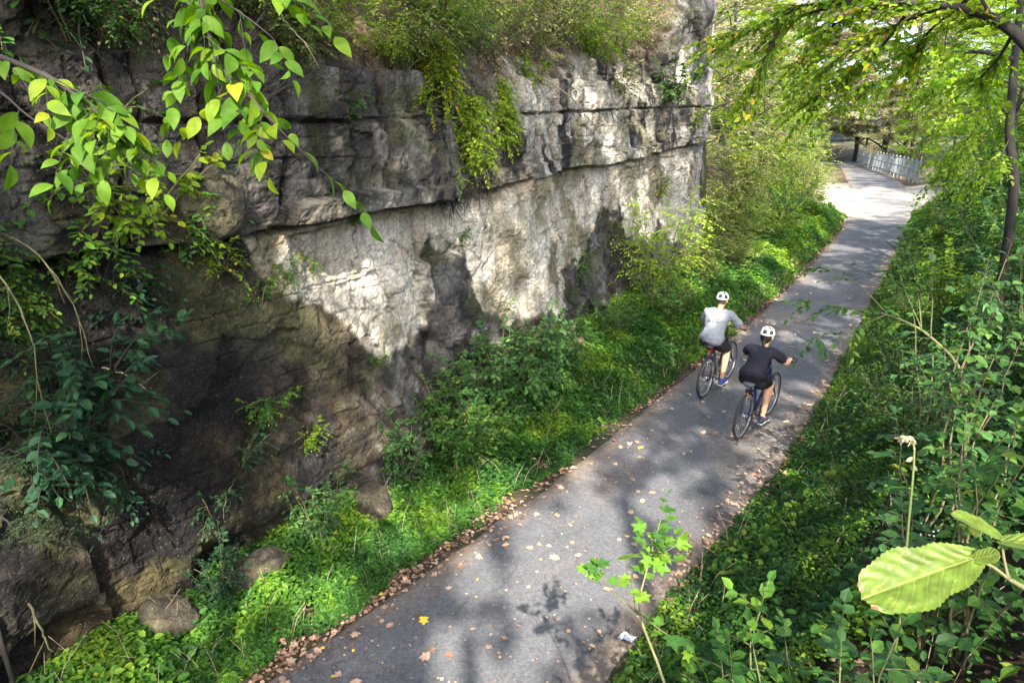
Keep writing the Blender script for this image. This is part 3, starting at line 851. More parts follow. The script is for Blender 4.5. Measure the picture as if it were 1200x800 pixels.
def herb_strip(name, n, yr, xf, hf, leaf, tint, mat, dens=None, tm='hex', seed=1, lay=1.0):
    rg = np.random.default_rng(seed)
    y = yr[0] + (yr[1] - yr[0]) * rg.random(n) ** 1.35
    lo, hi = xf(y)
    x = lo + (hi - lo) * rg.random(n)
    if dens is not None:
        m = rg.random(n) < dens(x, y)
        x, y = x[m], y[m]
    n = len(x)
    hmax = hf(x, y)
    z = ground(x, y) + hmax * np.sqrt(rg.random(n)) * lay
    a = rg.uniform(0, 2 * PI, n)
    D = np.stack([np.cos(a), np.sin(a), rg.normal(-.05, .35, n)], 1)
    Nn = np.stack([rg.normal(0, .4, n), rg.normal(0, .4, n), np.ones(n)], 1)
    cl = fbm(x * 1.6, y * 1.6, s=seed + 60, o=3)
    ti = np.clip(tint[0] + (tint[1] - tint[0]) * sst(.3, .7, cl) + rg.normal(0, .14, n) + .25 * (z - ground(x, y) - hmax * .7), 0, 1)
    sz = leaf * rg.uniform(.55, 1.3, n) * (1 + np.clip((y - 10) / 16, 0, 1.4))
    g = Geo()
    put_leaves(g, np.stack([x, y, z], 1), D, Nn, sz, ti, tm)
    return g, (x, y)


def lh(x, y):  # left verge: low at the edge, knee-high towards the wall, clumped
    s = np.clip(xl(y) - x, 0, 4)
    return (.05 + (.18 + .12 * sst(5, 8, y)) * sst(.1, .8, s)) * (.35 + 1.3 * fbm(x * 2.1, y * 2.1, s=80)) * (1 + .6 * sst(8, 16, y))


g, _ = herb_strip('verge', 210000, (.6, 36), lambda y: (np.where(y < 20.5, wx(y) + .15, xl(y) - 3.6), xl(y) - .10 + .34 * (fbm(y * 1.7, y * 0, s=81, o=5) - .5)),
                  lh, .052, (.2, .8), None,
                  dens=lambda x, y: sst(.38, .5, fbm(x * 1.9, y * 1.9, s=82) + .25 * sst(.15, .6, xl(y) - x) - .12 * sst(1.1, 1.7, xl(y) - x)) * (1 - .0 * y), seed=1)
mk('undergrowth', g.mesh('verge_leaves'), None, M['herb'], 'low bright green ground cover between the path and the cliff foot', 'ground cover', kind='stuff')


def rh(x, y):
    s = np.clip(x - xr(y), 0, 4)
    return (.05 + .30 * sst(.0, .9, s)) * (.4 + 1.2 * fbm(x * 1.9, y * 1.9, s=83)) * (1 + .5 * sst(8, 16, y))


g, _ = herb_strip('bank', 210000, (1.8, 40), lambda y: (xr(y) - .02 + .2 * (fbm(y * 1.2, y * 0, s=84) - .5), xr(y) + 2.6 + .09 * y),
                  rh, .045, (.2, .78), None,
                  dens=lambda x, y: sst(.36, .5, fbm(x * 1.4, y * 1.4, s=85) + .32 * (1 - sst(.9, 1.8, x - xr(y))) - .02) + .06, seed=2)
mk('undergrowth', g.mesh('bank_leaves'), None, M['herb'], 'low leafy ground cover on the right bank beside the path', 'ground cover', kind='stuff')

g, _ = herb_strip('verge2', 16000, (.6, 30), lambda y: (np.where(y < 20.5, wx(y) + .2, xl(y) - 3.0), xl(y) - .2),
                  lambda x, y: lh(x, y) * 1.1 + .03, .075, (.2, .72), None, dens=lambda x, y: sst(.5, .6, fbm(x * 1.2, y * 1.2, s=182)) * .9 + .05, seed=7, tm='oval', lay=1.05)
mk('weeds', g.mesh('verge_weeds'), None, M['herb'], 'broader leaved weeds standing above the ground cover by the cliff', 'weeds', kind='stuff')
g, _ = herb_strip('bank2', 17000, (1.8, 34), lambda y: (xr(y) + .1, xr(y) + 2.6 + .09 * y),
                  lambda x, y: rh(x, y) * 1.2 + .05, .09, (.15, .8), None, dens=lambda x, y: sst(.48, .6, fbm(x * 1.2, y * 1.2, s=183)) * .9 + .06, seed=8, tm='oval', lay=1.05)
mk('weeds', g.mesh('bank_weeds'), None, M['shrub'], 'broader leaved weeds standing above the ground cover on the right bank', 'weeds', kind='stuff')
# dry stalks poking through
g = Geo(); rg = np.random.default_rng(44)
for k in range(900):
    y = 1.5 + 26 * rg.random() ** 1.4; x = (float(xl(y)) - .15 - abs(rg.normal(0, .8))) if rg.random() < .5 else (float(xr(y)) + .15 + abs(rg.normal(0, 1.2)))
    if x < float(wx(y)) + .2 and y < 20: continue
    z = float(ground(x, y)); h_ = rg.uniform(.15, .5); d = rg.normal(0, .35, 2) * h_
    g.tube(np.array([[x, y, z], [x + d[0] * .4, y + d[1] * .4, z + h_ * .6], [x + d[0], y + d[1], z + h_]]), [.003, .0025, .0015], 3)
mk('dry_stalks', g.mesh('dry_stalks', True), None, M['paletwig'], 'thin dry stalks poking through the ground cover', 'dry stalks', kind='stuff')

# grass blades on the sunny verges
n = 16000
y = 9 + 28 * rg.random(n) ** .7; left = rg.random(n) < .65
x = np.where(left, xl(y) - .1 - np.abs(rg.normal(0, .8, n)), xr(y) + .05 + np.abs(rg.normal(0, .5, n)))
a = rg.uniform(0, 2 * PI, n)
D = np.stack([np.cos(a) * .8, np.sin(a) * .8, np.ones(n)], 1)
g = Geo(); put_leaves(g, np.stack([x, y, ground(x, y)], 1), D, np.stack([np.cos(a), np.sin(a), -.4 + 0 * a], 1), rg.uniform(.1, .3, n), np.clip(rg.normal(.45, .25, n), 0, 1), 'blade', .9)
mk('grass', g.mesh('grass'), None, M['olive'], 'long pale grass along both edges of the far path', 'grass', kind='stuff')


# dead leaves: a mass along the verges, single ones on the asphalt
def litter(n, seed, fx, yr, leaf=.066):
    rg = np.random.default_rng(seed)
    y = yr[0] + (yr[1] - yr[0]) * rg.random(n) ** 1.5
    x = fx(rg, y, n)
    on = (x > xl(y)) & (x < xr(y))
    z = np.where(on, .045, ground(x, y) + .012) + np.where(on, 0, .018) * rg.random(n)
    a = rg.uniform(0, 2 * PI, n)
    D = np.stack([np.cos(a), np.sin(a), rg.normal(0, .12, n)], 1)
    Nn = np.stack([rg.normal(0, .16, n), rg.normal(0, .16, n), np.ones(n)], 1)
    return np.stack([x, y, z], 1), D, Nn, leaf * (.28 + .9 * rg.beta(1.6, 2, n)), np.clip(rg.beta(2, 2, n) * .95 + (rg.random(n) > .95) * .3, 0, 1)


g = Geo()
rgl = np.random.default_rng(15)
n_ = 900; y_ = 2.2 + 22 * rgl.random(n_) ** 1.7; x_ = xl(y_) + (xr(y_) - xl(y_)) * rgl.random(n_); a_ = rgl.uniform(0, 6.28, n_)
put_leaves(g, np.stack([x_, y_, np.full(n_, .044)], 1), np.stack([np.cos(a_), np.sin(a_), 0 * a_], 1), np.stack([rgl.normal(0, .1, n_), rgl.normal(0, .1, n_), 0 * a_ + 1], 1), rgl.uniform(.012, .038, n_), np.clip(rgl.normal(.6, .22, n_), 0, 1), 'curl')
for sd_, n_, f in ((1, 7000, lambda rg, y, n: xl(y) + .0 - np.abs(rg.normal(0, .26, n)) + np.abs(rg.normal(0, .17, n)) * (rg.random(n) < .62)),
                   (2, 3300, lambda rg, y, n: xr(y) - .04 + rg.normal(0, .09, n) * 1.3),
                   (3, 5200, lambda rg, y, n: xr(y) + .8 + rg.random(n) * (2.2 + .04 * y)),
                   (4, 2600, lambda rg, y, n: np.where(y < 22, wx(y) + .25 + rg.random(n) * .9, xl(y) - rg.random(n) * 2))):
    P, D, Nn, s_, t_ = litter(n_, sd_, f, (.8, 34))
    if sd_ <= 2:
        m = rg.random(len(P)) < sst(.34, .6, fbm(P[:, 1] * (.9 if sd_ == 2 else 1.8), P[:, 1] * 0, s=88)) + (.12 if sd_ == 1 else -.05)
        P, D, Nn, s_, t_ = P[m], D[m], Nn[m], s_[m], t_[m]
    for q_, tm_ in enumerate(('curl', 'maple', 'hex', 'elm')):
        m = np.arange(len(P)) % 4 == q_
        put_leaves(g, P[m], D[m], Nn[m], s_[m] * (1, .95, .7, .8)[q_], t_[m] * (1, .8, .6, .9)[q_], tm_, 1.15)
mk('leaf_litter', g.mesh('leaf_litter'), None, M['dry'], 'drift of brown and tan dead leaves along the path edges', 'dead leaves', kind='stuff')
protos = []
for i, (ti, lb) in enumerate(((.58, 'tan curled fallen leaf lying on the grey asphalt'), (.8, 'pale buff fallen leaf lying on the grey asphalt'),
                              (.3, 'dark brown fallen leaf lying on the grey asphalt'), (1.0, 'yellow fallen leaf lying on the grey asphalt'))):
    for j in range(2):
        g = Geo(); put_leaves(g, np.array([[-.5, 0, 0]]), np.array([[1., 0, 0]]), np.array([[.1 * j, .15, 1.]]), 1.0, ti, 'curl' if j else 'maple', 1.0 + .2 * j)
        me = g.mesh('fallen_leaf'); me.materials.append(M['dry']); protos.append((me, lb))
rg = np.random.default_rng(5)
for k in range(295):
    y = 2.2 + 20 * rg.random() ** 1.9
    a, b = float(xl(y)), float(xr(y))
    t = rg.beta(.65, .85); x = a + .05 + (b - a - .1) * t
    me, lb = protos[rg.choice(8, p=[.2, .2, .2, .2, .07, .05, .04, .04])]
    o = mk('fallen_leaf', me, None, None, lb, 'leaf', 'fallen leaves on the asphalt', None, (x, y, .046))
    s = .035 + .08 * rg.beta(1.5, 2)
    o.scale = (s, s, s); o.rotation_euler = (rg.normal(0, .12), rg.normal(0, .12), rg.uniform(0, 6.28))


# ------------------------------------------------------------------ shrubs
def shrub(name, loc, gls, mat, label, cat='shrub', group=None, rz=0, sc=1.0, stem=None):
    t = root(name, loc, label, cat, group, rz)
    t.scale = (sc, sc, sc)
    mk('foliage', gls[0], t, mat)
    mk('stem', gls[1], t, stem or M['stem'])
    return t


def meshes(name, gg):
    return gg[0].mesh(name + '_foliage'), gg[1].mesh(name + '_stems', True)


ORD = ['nearest', 'second', 'third', 'fourth', 'fifth', 'sixth', 'seventh', 'eighth', 'ninth', 'tenth', 'eleventh', 'twelfth', 'thirteenth', 'fourteenth', 'fifteenth', 'sixteenth', 'seventeenth', 'eighteenth', 'nineteenth', 'twentieth']


def gz(x, y): return (x, y, float(ground(x, y)) - .02)


# left verge
A = meshes('broad_shrub', plant_geo(1, 1.5, .95, 26, 16, 8, .105, 'oval', (.25, .5), .2, droop=.3, tint=(.05, .8)))
shrub('shrub', gz(-1.95, 7.5), A, M['blue'], 'large dense broad-leaved green shrub at the cliff foot, midway along the verge', group='shrubs at the cliff foot', sc=1.0)
shrub('shrub', gz(-1.75, 6.2), A, M['shrub'], 'dark rounded shrub just left of the large broad-leaved shrub', group='shrubs at the cliff foot', rz=2.1, sc=.72)
shrub('shrub', gz(-2.0, 8.9), A, M['shrub'], 'mid green bushy shrub right behind the large broad-leaved shrub', group='shrubs at the cliff foot', rz=4.1, sc=.75)
B = meshes('loose_shrub', plant_geo(2, 1.0, .5, 11, 11, 7, .075, 'oval', (.18, .34), .2, droop=.35, tint=(.1, .7)))
shrub('shrub', gz(-1.98, 5.35), B, M['blue'], 'small bluish green shrub in front of the dark lower cliff', group='shrubs at the cliff foot', sc=.85)
shrub('shrub', gz(-1.95, 4.0), B, M['blue'], 'low dull green shrub at the foot of the blackest rock', group='shrubs at the cliff foot', rz=1.3, sc=.8)
shrub('shrub', gz(-2.0, 2.9), B, M['dark'], 'small dim shrub by the cliff foot in the lower left', group='shrubs at the cliff foot', rz=3.3, sc=.6)
Cc = meshes('yellow_shrub', plant_geo(3, 2.3, 1.1, 17, 15, 10, .095, 'hex', (.35, .65), .3, droop=.45, tint=(.3, .9), width=.7))
shrub('shrub', gz(-2.25, 13.9), Cc, M['vivid'], 'tall yellow-green feathery shrub behind the rider in grey', group='shrubs at the cliff foot', sc=1.15)
shrub('shrub', gz(-2.1, 16.6), Cc, M['olive'], 'yellow-green shrub before the far corner of the cliff', group='shrubs at the cliff foot', rz=2, sc=.7)
D_ = meshes('dark_round', plant_geo(4, 1.6, 1.0, 24, 14, 7, .085, 'hex', (.25, .5), .15, tint=(.1, .7)))
shrub('shrub', gz(-1.75, 13.2), D_, M['shrub'], 'dark rounded bush left of the rider in grey', group='shrubs at the cliff foot', sc=.85)
shrub('shrub', gz(-2.15, 11.4), D_, M['shrub'], 'low spreading green bush at the cliff foot before the dark bush', group='shrubs at the cliff foot', rz=2.2, sc=.62)
shrub('shrub', gz(-2.0, 18.6), D_, M['olive'], 'sunlit green bush at the far corner of the cliff', group='shrubs at the cliff foot', rz=1.2, sc=.9)
for k, (x, y, s, m_) in enumerate(((-2.7, 21.3, 1.1, 'olive'), (-2.1, 23.6, 1.0, 'lime'), (-3.6, 24.2, 1.5, 'olive'), (-2.3, 26.8, 1.2, 'shrub'), (-3.7, 28.5, 1.7, 'lime'),
                                   (-2.5, 30.8, 1.25, 'lime'), (-3.4, 34.5, 1.5, 'olive'), (-4.6, 39, 1.7, 'lime'), (-5.8, 45, 1.8, 'shrub'), (-7.6, 53, 2.2, 'olive'))):
    shrub('bush', gz(x, y), D_ if k % 2 else Cc, M[m_], ('sunlit bush beyond the cliff end, %s along the left verge' % ORD[k]), 'bush', 'bushes beyond the end of the cliff', rz=k * 1.7, sc=s)

# plants growing on the cliff
W1 = meshes('cliff_fern', plant_geo(20, .30, .30, 9, 7, 7, .045, 'hex', (.08, .2), .1, droop=.6, tint=(.2, .8)))
W2 = meshes('hanging_vine', plant_geo(21, -1.0, .3, 20, 18, 9, .058, 'hex', (.12, .26), .05, droop=.5, tint=(.4, .95), up=.1))
cp = [(8.3, 4.85, W2, 1.0, 'vivid', 'hanging_vine', 'bright yellow-green vine hanging over the rim, right of the crevice'),
      (7.45, 4.6, W2, 1.05, 'vivid', 'hanging_vine', 'long lime vine hanging down to the crevice above the ledge'),
      (6.5, 5.2, W2, .9, 'lime', 'hanging_vine', 'yellowish vine trailing from the brush at the top centre'),
      (9.1, 4.75, W1, 1.3, 'lime', 'cliff_plant', 'green tuft on the rim beside the pale block'),
      (5.15, 4.22, W1, .9, 'shrub', 'cliff_plant', 'small green tuft on the bedding line above the ledge'),
      (5.3, 3.15, W1, .75, 'herb', 'cliff_plant', 'tiny green tuft just below the dark ledge'),
      (7.35, 2.6, W1, 1.0, 'shrub', 'cliff_plant', 'green tuft on top of the brown rock pillar'),
      (11.7, 1.35, W1, 2.2, 'shrub', 'cliff_plant', 'leafy fern clump on the lower pale wall before the riders'),
      (13.2, 4.75, W1, 2.0, 'olive', 'cliff_plant', 'tufted plant under the rim above the pale wall'),
      (15.6, 4.7, W1, 2.6, 'shrub', 'cliff_plant', 'wide green clump on the upper wall near its far end'),
      (17.3, 4.1, W1, 1.6, 'olive', 'cliff_plant', 'grassy tuft near the far end of the upper wall'),
      (16.1, 2.5, W1, 1.5, 'lime', 'cliff_plant', 'small lime tuft in a hollow of the far pale wall'),
      (3.95, 2.6, W1, 1.1, 'herb', 'cliff_plant', 'grassy tuft on the shelf of the dark wall, left of the pale rock'),
      (4.35, 2.72, W1, .9, 'herb', 'cliff_plant', 'green tuft at the right end of the shelf on the dark wall'),
      (3.6, 2.95, W1, 1.2, 'lime', 'cliff_plant', 'yellow-green sprig under the ledge left of the pale rock'),
      (3.85, 1.45, W1, 1.0, 'herb', 'cliff_plant', 'bright grassy tuft on the black stained wall'),
      (4.15, 1.05, W1, .8, 'lime', 'cliff_plant', 'yellow-tipped sprig low on the dark wall'),
      (3.4, 1.15, W1, 1.1, 'dark', 'cliff_plant', 'dim dark clump in a crack of the black rock'),
      (3.1, .75, W1, 1.3, 'dark', 'cliff_plant', 'dark leafy clump above the undercut at the cliff foot'),
      (4.7, 2.75, W1, .8, 'lime', 'cliff_plant', 'little yellow-green tuft on the pale rock edge'),
      (5.5, 1.5, W1, .6, 'herb', 'cliff_plant', 'tiny tuft on the grey wall below the pale rock'),
      (2.9, 3.35, W1, 2.1, 'lime', 'cliff_plant', 'bushy bright green clump on the ledge at the left'),
      (3.25, 3.15, W1, 1.7, 'herb', 'cliff_plant', 'leafy green clump drooping from the ledge at the left'),
      (2.6, 3.9, W1, 1.9, 'shrub', 'cliff_plant', 'green clump below the yellow-green branch at the left'),
      (2.35, 4.6, W1, 2.4, 'shrub', 'cliff_plant', 'dark green ivy clump high on the rock in the upper left'),
      (2.75, 4.75, W1, 1.9, 'dark', 'cliff_plant', 'small-leaved dark clump beside the ivy in the upper left')]
for k, (y, z, ms, s, m_, nm, lb) in enumerate(cp):
    shrub(nm, on_cliff(y, z, .0 if nm == 'cliff_plant' else .12), ms, M[m_], lb, 'vine' if nm == 'hanging_vine' else 'plant', 'plants growing on the cliff face', rz=k * 1.1, sc=s)

# brush on the slope above the rim
E1 = meshes('rim_brush', plant_geo(30, 1.3, 1.0, 20, 13, 8, .075, 'hex', (.22, .45), .2, lean=(.5, 0), droop=.5, tint=(.15, .8)))
E2 = meshes('rim_brush_thin', plant_geo(31, 1.4, 1.0, 18, 11, 9, .06, 'hex', (.25, .55), .3, lean=(.4, 0), droop=.45, width=.8, tint=(.3, .9)))
E3 = meshes('dry_brush', plant_geo(32, 1.4, 1.1, 34, 9, 4, .05, 'hex', (.25, .6), .1, lean=(.5, 0), droop=.7, tint=(.1, .9)))
rimx = [(3.2, 0, E3, 'straw', .8), (4.1, .3, E1, 'shrub', .75), (4.9, .2, E1, 'lime', .7), (5.4, .8, E1, 'olive', .9), (6.1, .1, E1, 'olive', .7), (6.8, .5, E1, 'lime', .8), (7.5, .3, E2, 'olive', .8),
        (8.2, .2, E3, 'straw', .9), (8.9, .9, E1, 'lime', 1.0), (9.8, .3, E2, 'olive', .9), (10.8, .6, E1, 'olive', 1.0), (11.6, .2, E1, 'lime', .8), (12.6, .5, E2, 'cream', 1.1),
        (13.8, .3, E2, 'olive', 1.1), (14.8, .6, E3, 'straw', .9)]
for k, (y, up_, ms, m_, s) in enumerate(rimx):
    zr = float(zrim(y)) + up_ - .3
    kind_ = 'dry tangled brush' if m_ == 'straw' else 'leafy brush'
    x_, y_, z_ = on_cliff(y, zr, -.1)
    s *= 1.0
    t = shrub('brush', (x_, y_, z_), ms, M[m_], '%s on the slope above the rock rim, %s from the left' % (kind_, ORD[k].replace('nearest', 'first')), 'brush', 'brush along the top of the cliff', sc=s)
    t.rotation_euler = (0, .15, (k % 5 - 2) * .3)
    if m_ == 'straw':
        pass

for k, (y, up_, ms, m_, s, lb) in enumerate(((2.4, 0, E1, 'shrub', .9, 'dark green brush at the top left corner of the rock'), (3.6, 1.0, E1, 'dark', 1.1, 'dim brush above the forked branch at the top left'),
                                         (5.0, 1.5, E1, 'olive', 1.3, 'olive brush at the top edge behind the hanging leaves'), (6.3, 1.4, E2, 'olive', 1.2, 'feathery brush at the top edge, left of centre'),
                                         (7.6, 1.5, E1, 'olive', 1.3, 'olive brush at the top edge above the lime vine'), (9.2, 1.7, E2, 'olive', 1.4, 'feathery brush at the top edge, centre'),
                                         (10.8, 1.7, E1, 'lime', 1.3, 'yellow-green brush at the top edge above the pale wall'), (12.4, 1.6, E2, 'cream', 1.1, 'pale feathery brush at the top edge, right of centre'),
                                         (14.0, 1.6, E1, 'cream', 1.2, 'olive brush at the top edge near the far rock tower'), (15.2, 1.5, E2, 'cream', 1.2, 'feathery brush leaning on the far rock tower'))):
    t = shrub('brush', on_cliff(y, float(zrim(y)) + up_, -.1), ms, M[m_], lb, 'brush', 'brush along the top of the cliff', rz=0, sc=s)
    t.rotation_euler = (0, .1, (k % 5 - 2) * .4)

for k, (y, z, ms, m_, s, lb) in enumerate(((4.6, 4.7, E1, 'olive', .55, 'small leafy brush over the rim, left of the yellowish vine'), (5.9, 4.75, E2, 'vivid', .5, 'lime brush spilling over the rim just left of the yellowish vine'),
                                         (7.0, 4.8, E1, 'shrub', .6, 'green brush spilling over the rim between the vines'), (8.0, 5.2, E1, 'vivid', .6, 'bright brush above the crevice'),
                                         (9.6, 5.4, E2, 'lime', .7, 'feathery brush on the rim above the pale block'), 
                                         (12.1, 5.5, E1, 'lime', .6, 'feathery green brush spilling over the pale wall'), 
                                          (3.0, 4.7, E1, 'shrub', .6, 'leafy green brush high in the upper left'), (2.3, 5.0, E1, 'dark', .7, 'dark leafy brush in the top left corner'),
                                         (3.7, 5.0, E1, 'olive', .5, 'small olive brush above the forked branch'))):
    t = shrub('brush', on_cliff(y, z, -.08), ms, M[m_], lb, 'brush', 'brush along the top of the cliff', rz=0, sc=s)
    t.rotation_euler = (0, .25, (k % 5 - 2) * .45)

# right bank shrubs
R1 = meshes('bank_shrub', plant_geo(40, 1.25, .7, 13, 12, 8, .085, 'oval', (.25, .5), .25, droop=.25, tint=(.05, .7), flat=1.4))
R2 = meshes('bank_bush', plant_geo(41, 1.1, .8, 22, 13, 7, .06, 'hex', (.2, .42), .15, droop=.25, tint=(.05, .75), flat=1.1))
R3 = meshes('bank_sapling', plant_geo(42, 1.7, .6, 7, 14, 9, .095, 'oval', (.3, .6), .35, droop=.3, tint=(.1, .7), flat=1.5))
bank = [(2.55, 6.6, R2, .55, 'herb'), (3.35, 6.3, R1, .85, 'blue'), (2.95, 7.8, R2, .8, 'shrub'), (3.9, 7.9, R1, 1.0, 'blue'), (2.7, 9.3, R2, .75, 'herb'), (3.6, 9.4, R3, .7, 'shrub'),
        (2.75, 11.0, R2, .8, 'herb'), (3.9, 11.2, R1, 1.2, 'herb'), (3.1, 12.8, R3, .95, 'lime'), (2.7, 14.4, R2, 1.0, 'herb'), (4.0, 14.2, R1, 1.1, 'herb'), (3.2, 16.4, R3, 1.1, 'shrub'),
        (2.6, 18.2, R2, 1.0, 'herb'), (4.2, 18.4, R1, 1.6, 'shrub'), (3.2, 20.8, R3, 1.3, 'herb'), (2.8, 23.6, R2, 1.3, 'lime'), (4.5, 24.2, R1, 2.2, 'lime'), (3.2, 27.6, R3, 1.7, 'lime'), (2.9, 31.5, R2, 1.7, 'shrub'), (4.6, 33.0, R1, 2.6, 'lime')]
for k, (x, y, ms, s, m_) in enumerate(bank):
    shrub('bank_shrub', gz(x, y), ms, M[m_], 'leafy green shrub on the right bank, %s from the viewpoint' % ORD[k], 'shrub', 'shrubs on the right bank', rz=k * 2.3, sc=s)

# shrub leaning out over the path edge right of the riders
# trees ------------------------------------------------------------
T = {}
T['dense'] = tree_geo(60, 9, 3.2, 1.4, .14, 22, 9, 9, 8, .12, 'hex', (.3, .7), tint=(.1, .8))
T['airy'] = tree_geo(61, 11, 3.4, 2.0, .15, 20, 8, 8, 9, .13, 'hex', (.4, .9), tint=(.2, .95), droop=.5, width=.8)
T['cedar'] = tree_geo(62, 9, 2.6, .8, .15, 34, 8, 9, 12, .10, 'blade', (.3, .6), tint=(.1, .9), cone=True, limbup=.1, width=5)
T['big'] = tree_geo(63, 19, 6.5, 1.0, .3, 34, 10, 12, 9, .30, 'hex', (.7, 1.5), tint=(.1, 1))
TMs = {k: (v[1].mesh(k + '_trunk', True), v[0].mesh(k + '_crown')) for k, v in T.items()}


def tree(kind, x, y, s, mat, label, group, rz=0, sz=1.0, dz=0):
    t = root('tree', (x, y, float(ground(x, y)) - .1 + dz), label, 'tree', group, rz)
    t.scale = (s, s, s * sz)
    a = mk('trunk', TMs[kind][0], t); b = mk('crown', TMs[kind][1], t)
    if not a.data.materials: a.data.materials.append(M['bark'])
    if not b.data.materials: b.data.materials.append(M[mat])
    if b.data.materials[0] != M[mat]:
        b.material_slots[0].link = 'OBJECT'; b.material_slots[0].material = M[mat]
    return t


shrub('bush', gz(1.9, 52.5), D_, M['lime'], 'bright bush hiding the near end of the railing', 'bush', None, 1.0, 1.5)
GL = 'trees beyond the end of the cliff'
tree('airy', -5.2, 25.5, .85, 'cream', 'pale feathery tree rising just beyond the cliff corner', GL)
tree('dense', -4.5, 29.5, .7, 'olive', 'olive green tree close to the verge beyond the cliff', GL, 1)
tree('airy', -8.0, 31, 1.0, 'cream', 'tall cream tinted tree up the slope beyond the cliff', GL, 2)
tree('cedar', -4.8, 33.5, .75, 'olive', 'dark olive conical tree left of the sunlit bend', GL)
tree('dense', -6.2, 38, .85, 'lime', 'bright green tree left of the sunlit bend', GL, 3)
tree('airy', -9.5, 42, 1.1, 'cream', 'pale tree behind the bright green one on the left slope', GL, 4)
tree('dense', -10.5, 52, .9, 'olive', 'rounded olive tree on the left near the railing', GL, 5)
tree('cedar', -12, 27, 1.3, 'shrub', 'dark green tree above the rock at the top of the slope', GL, 1)
tree('dense', -9.5, 36, 1.3, 'olive', 'large olive tree high on the left slope', GL, 2.5)
GR = 'trees along the right side of the far path'
tree('dense', 5.2, 28, .62, 'lime', 'yellow-green young tree on the right bank before the sunlit bend', GR, 1)
tree('cedar', 4.6, 38, .85, 'blue', 'blue-green feathery tree right of the sunlit bend', GR, 2)
tree('dense', 6.6, 35, .85, 'lime', 'bushy lime tree on the right at mid height', GR, 3)
tree('cedar', 4.2, 47, .95, 'blue', 'dark bluish conifer behind the right end of the railing', GR, 4)
tree('dense', 3.6, 56, .9, 'lime', 'bright green tree right of the white railing', GR, 5)
tree('airy', 8.5, 48, 1.2, 'olive', 'tall olive tree at the back right', GR, 0)
tree('dense', 4.9, 21, .95, 'vivid', 'yellow-green tree on the bank overhanging the path near the right edge', GR, 1, 1.0)
tree('dense', 4.0, 26.5, .62, 'vivid', 'small lime tree on the right bank behind the overhanging one', GR, 2.2)
tree('dense', 3.7, 33, .5, 'herb', 'low green tree on the right where the shade ends', GR, 0.3)
tree('dense', 6.0, 43, 1.2, 'lime', 'broad lime tree right of the sunlit ground', GR, 4.3)
GB = 'tall pale trees across the bend'
for k, (x, y, s, m_, lb) in enumerate(((-14, 84, .95, 'cream', 'pale sunlit tree straight beyond the railing'), (-24, 88, 1.1, 'cream', 'pale sunlit tree left of centre beyond the bend'),
                                       (-5, 88, 1.0, 'cream', 'pale sunlit tree right of centre beyond the bend'), (-34, 92, 1.2, 'olive', 'olive tree far left beyond the bend'),
                                       (4, 84, .95, 'olive', 'olive tree far right beyond the bend'), (-18, 104, 1.4, 'cream', 'tallest pale tree at the very back'),
                                       (-5, 110, 1.4, 'cream', 'tall pale tree at the back right of the bend'), (-34, 112, 1.5, 'cream', 'tall pale tree at the back left of the bend'),
                                       (12, 100, 1.3, 'olive', 'tall olive tree at the back, farthest right'), (-22, 66, .6, 'cream', 'small pale tree left of the far path'),
                                       (-17, 74, .55, 'lime', 'small bright tree where the far path disappears'))):
    tree('big', x, y, s, m_, lb, GB, k * 1.3)

for k, (x, y, s, m_, lb) in enumerate(((-16.5, 85, 1.9, 'cream', 'tall pale round tree closing the view where the path vanishes'), (-8.0, 90, 1.95, 'vivid', 'tall yellow-green tree behind the far end of the railing'),
                                       (-2.5, 78, 1.7, 'cream', 'tall pale round tree behind the middle of the railing'), (3.2, 76, 1.8, 'vivid', 'tall yellow-green tree behind the near end of the railing'),
                                       (8.2, 70, 1.7, 'lime', 'tall lime tree farthest right beyond the bend'), (-19.5, 82, 1.9, 'vivid', 'tall yellow-green tree left of where the path vanishes'),
                                       (-13, 60, 1.35, 'vivid', 'round yellow-green tree on the slope left of the railing'), (-26, 74, 1.9, 'cream', 'tall pale round tree high on the far left slope'),
                                       (4.6, 52, 1.15, 'vivid', 'yellow-green tree right of the near end of the railing'))):
    tree('dense', x, y, s, m_, lb, 'tall round trees behind the far bend', k * 1.4, 1.0, -.6 * s)

for k, (x, y, s, m_, lb) in enumerate(((-.5, 66, .8, 'lime', 'low green tree behind the near end of the railing'), (-3.5, 74, .8, 'cream', 'low pale tree behind the middle of the railing'), (1.5, 72, 1.0, 'olive', 'rounded olive tree behind the near end of the railing'),
                                       (-7, 88, .9, 'cream', 'low pale tree behind the far end of the railing'), (-2, 82, 1.1, 'cream', 'rounded pale tree second behind the railing'), (-14, 92, .9, 'cream', 'low pale tree closing the far end of the path'),
                                       (-10.5, 64, .7, 'lime', 'low bright tree left of the far path before it vanishes'), (-13.5, 72, .8, 'cream', 'low pale tree left of where the path vanishes'), (-7.2, 48, .7, 'lime', 'low lime tree left of the sunlit ground'),
                                       (-20, 80, 1.1, 'olive', 'olive tree left behind the vanishing path'), (-26, 76, 1.2, 'cream', 'broad pale tree high left beyond the cliff'), (-16, 58, 1.1, 'cream', 'broad pale tree on the left slope beyond the cliff'),
                                       (5.0, 64, 1.1, 'lime', 'broad lime tree right beyond the railing'), (7.5, 78, 1.4, 'olive', 'big olive tree right beyond the railing'), (-17, 44, 1.3, 'cream', 'pale spreading tree on the upper left slope'), (-14, 34, 1.2, 'olive', 'olive tree behind the cliff corner'))):
    t = tree('dense', x, y, s, m_, lb, 'low trees round the far bend', k * 1.9, 1.0, -.9 * s)

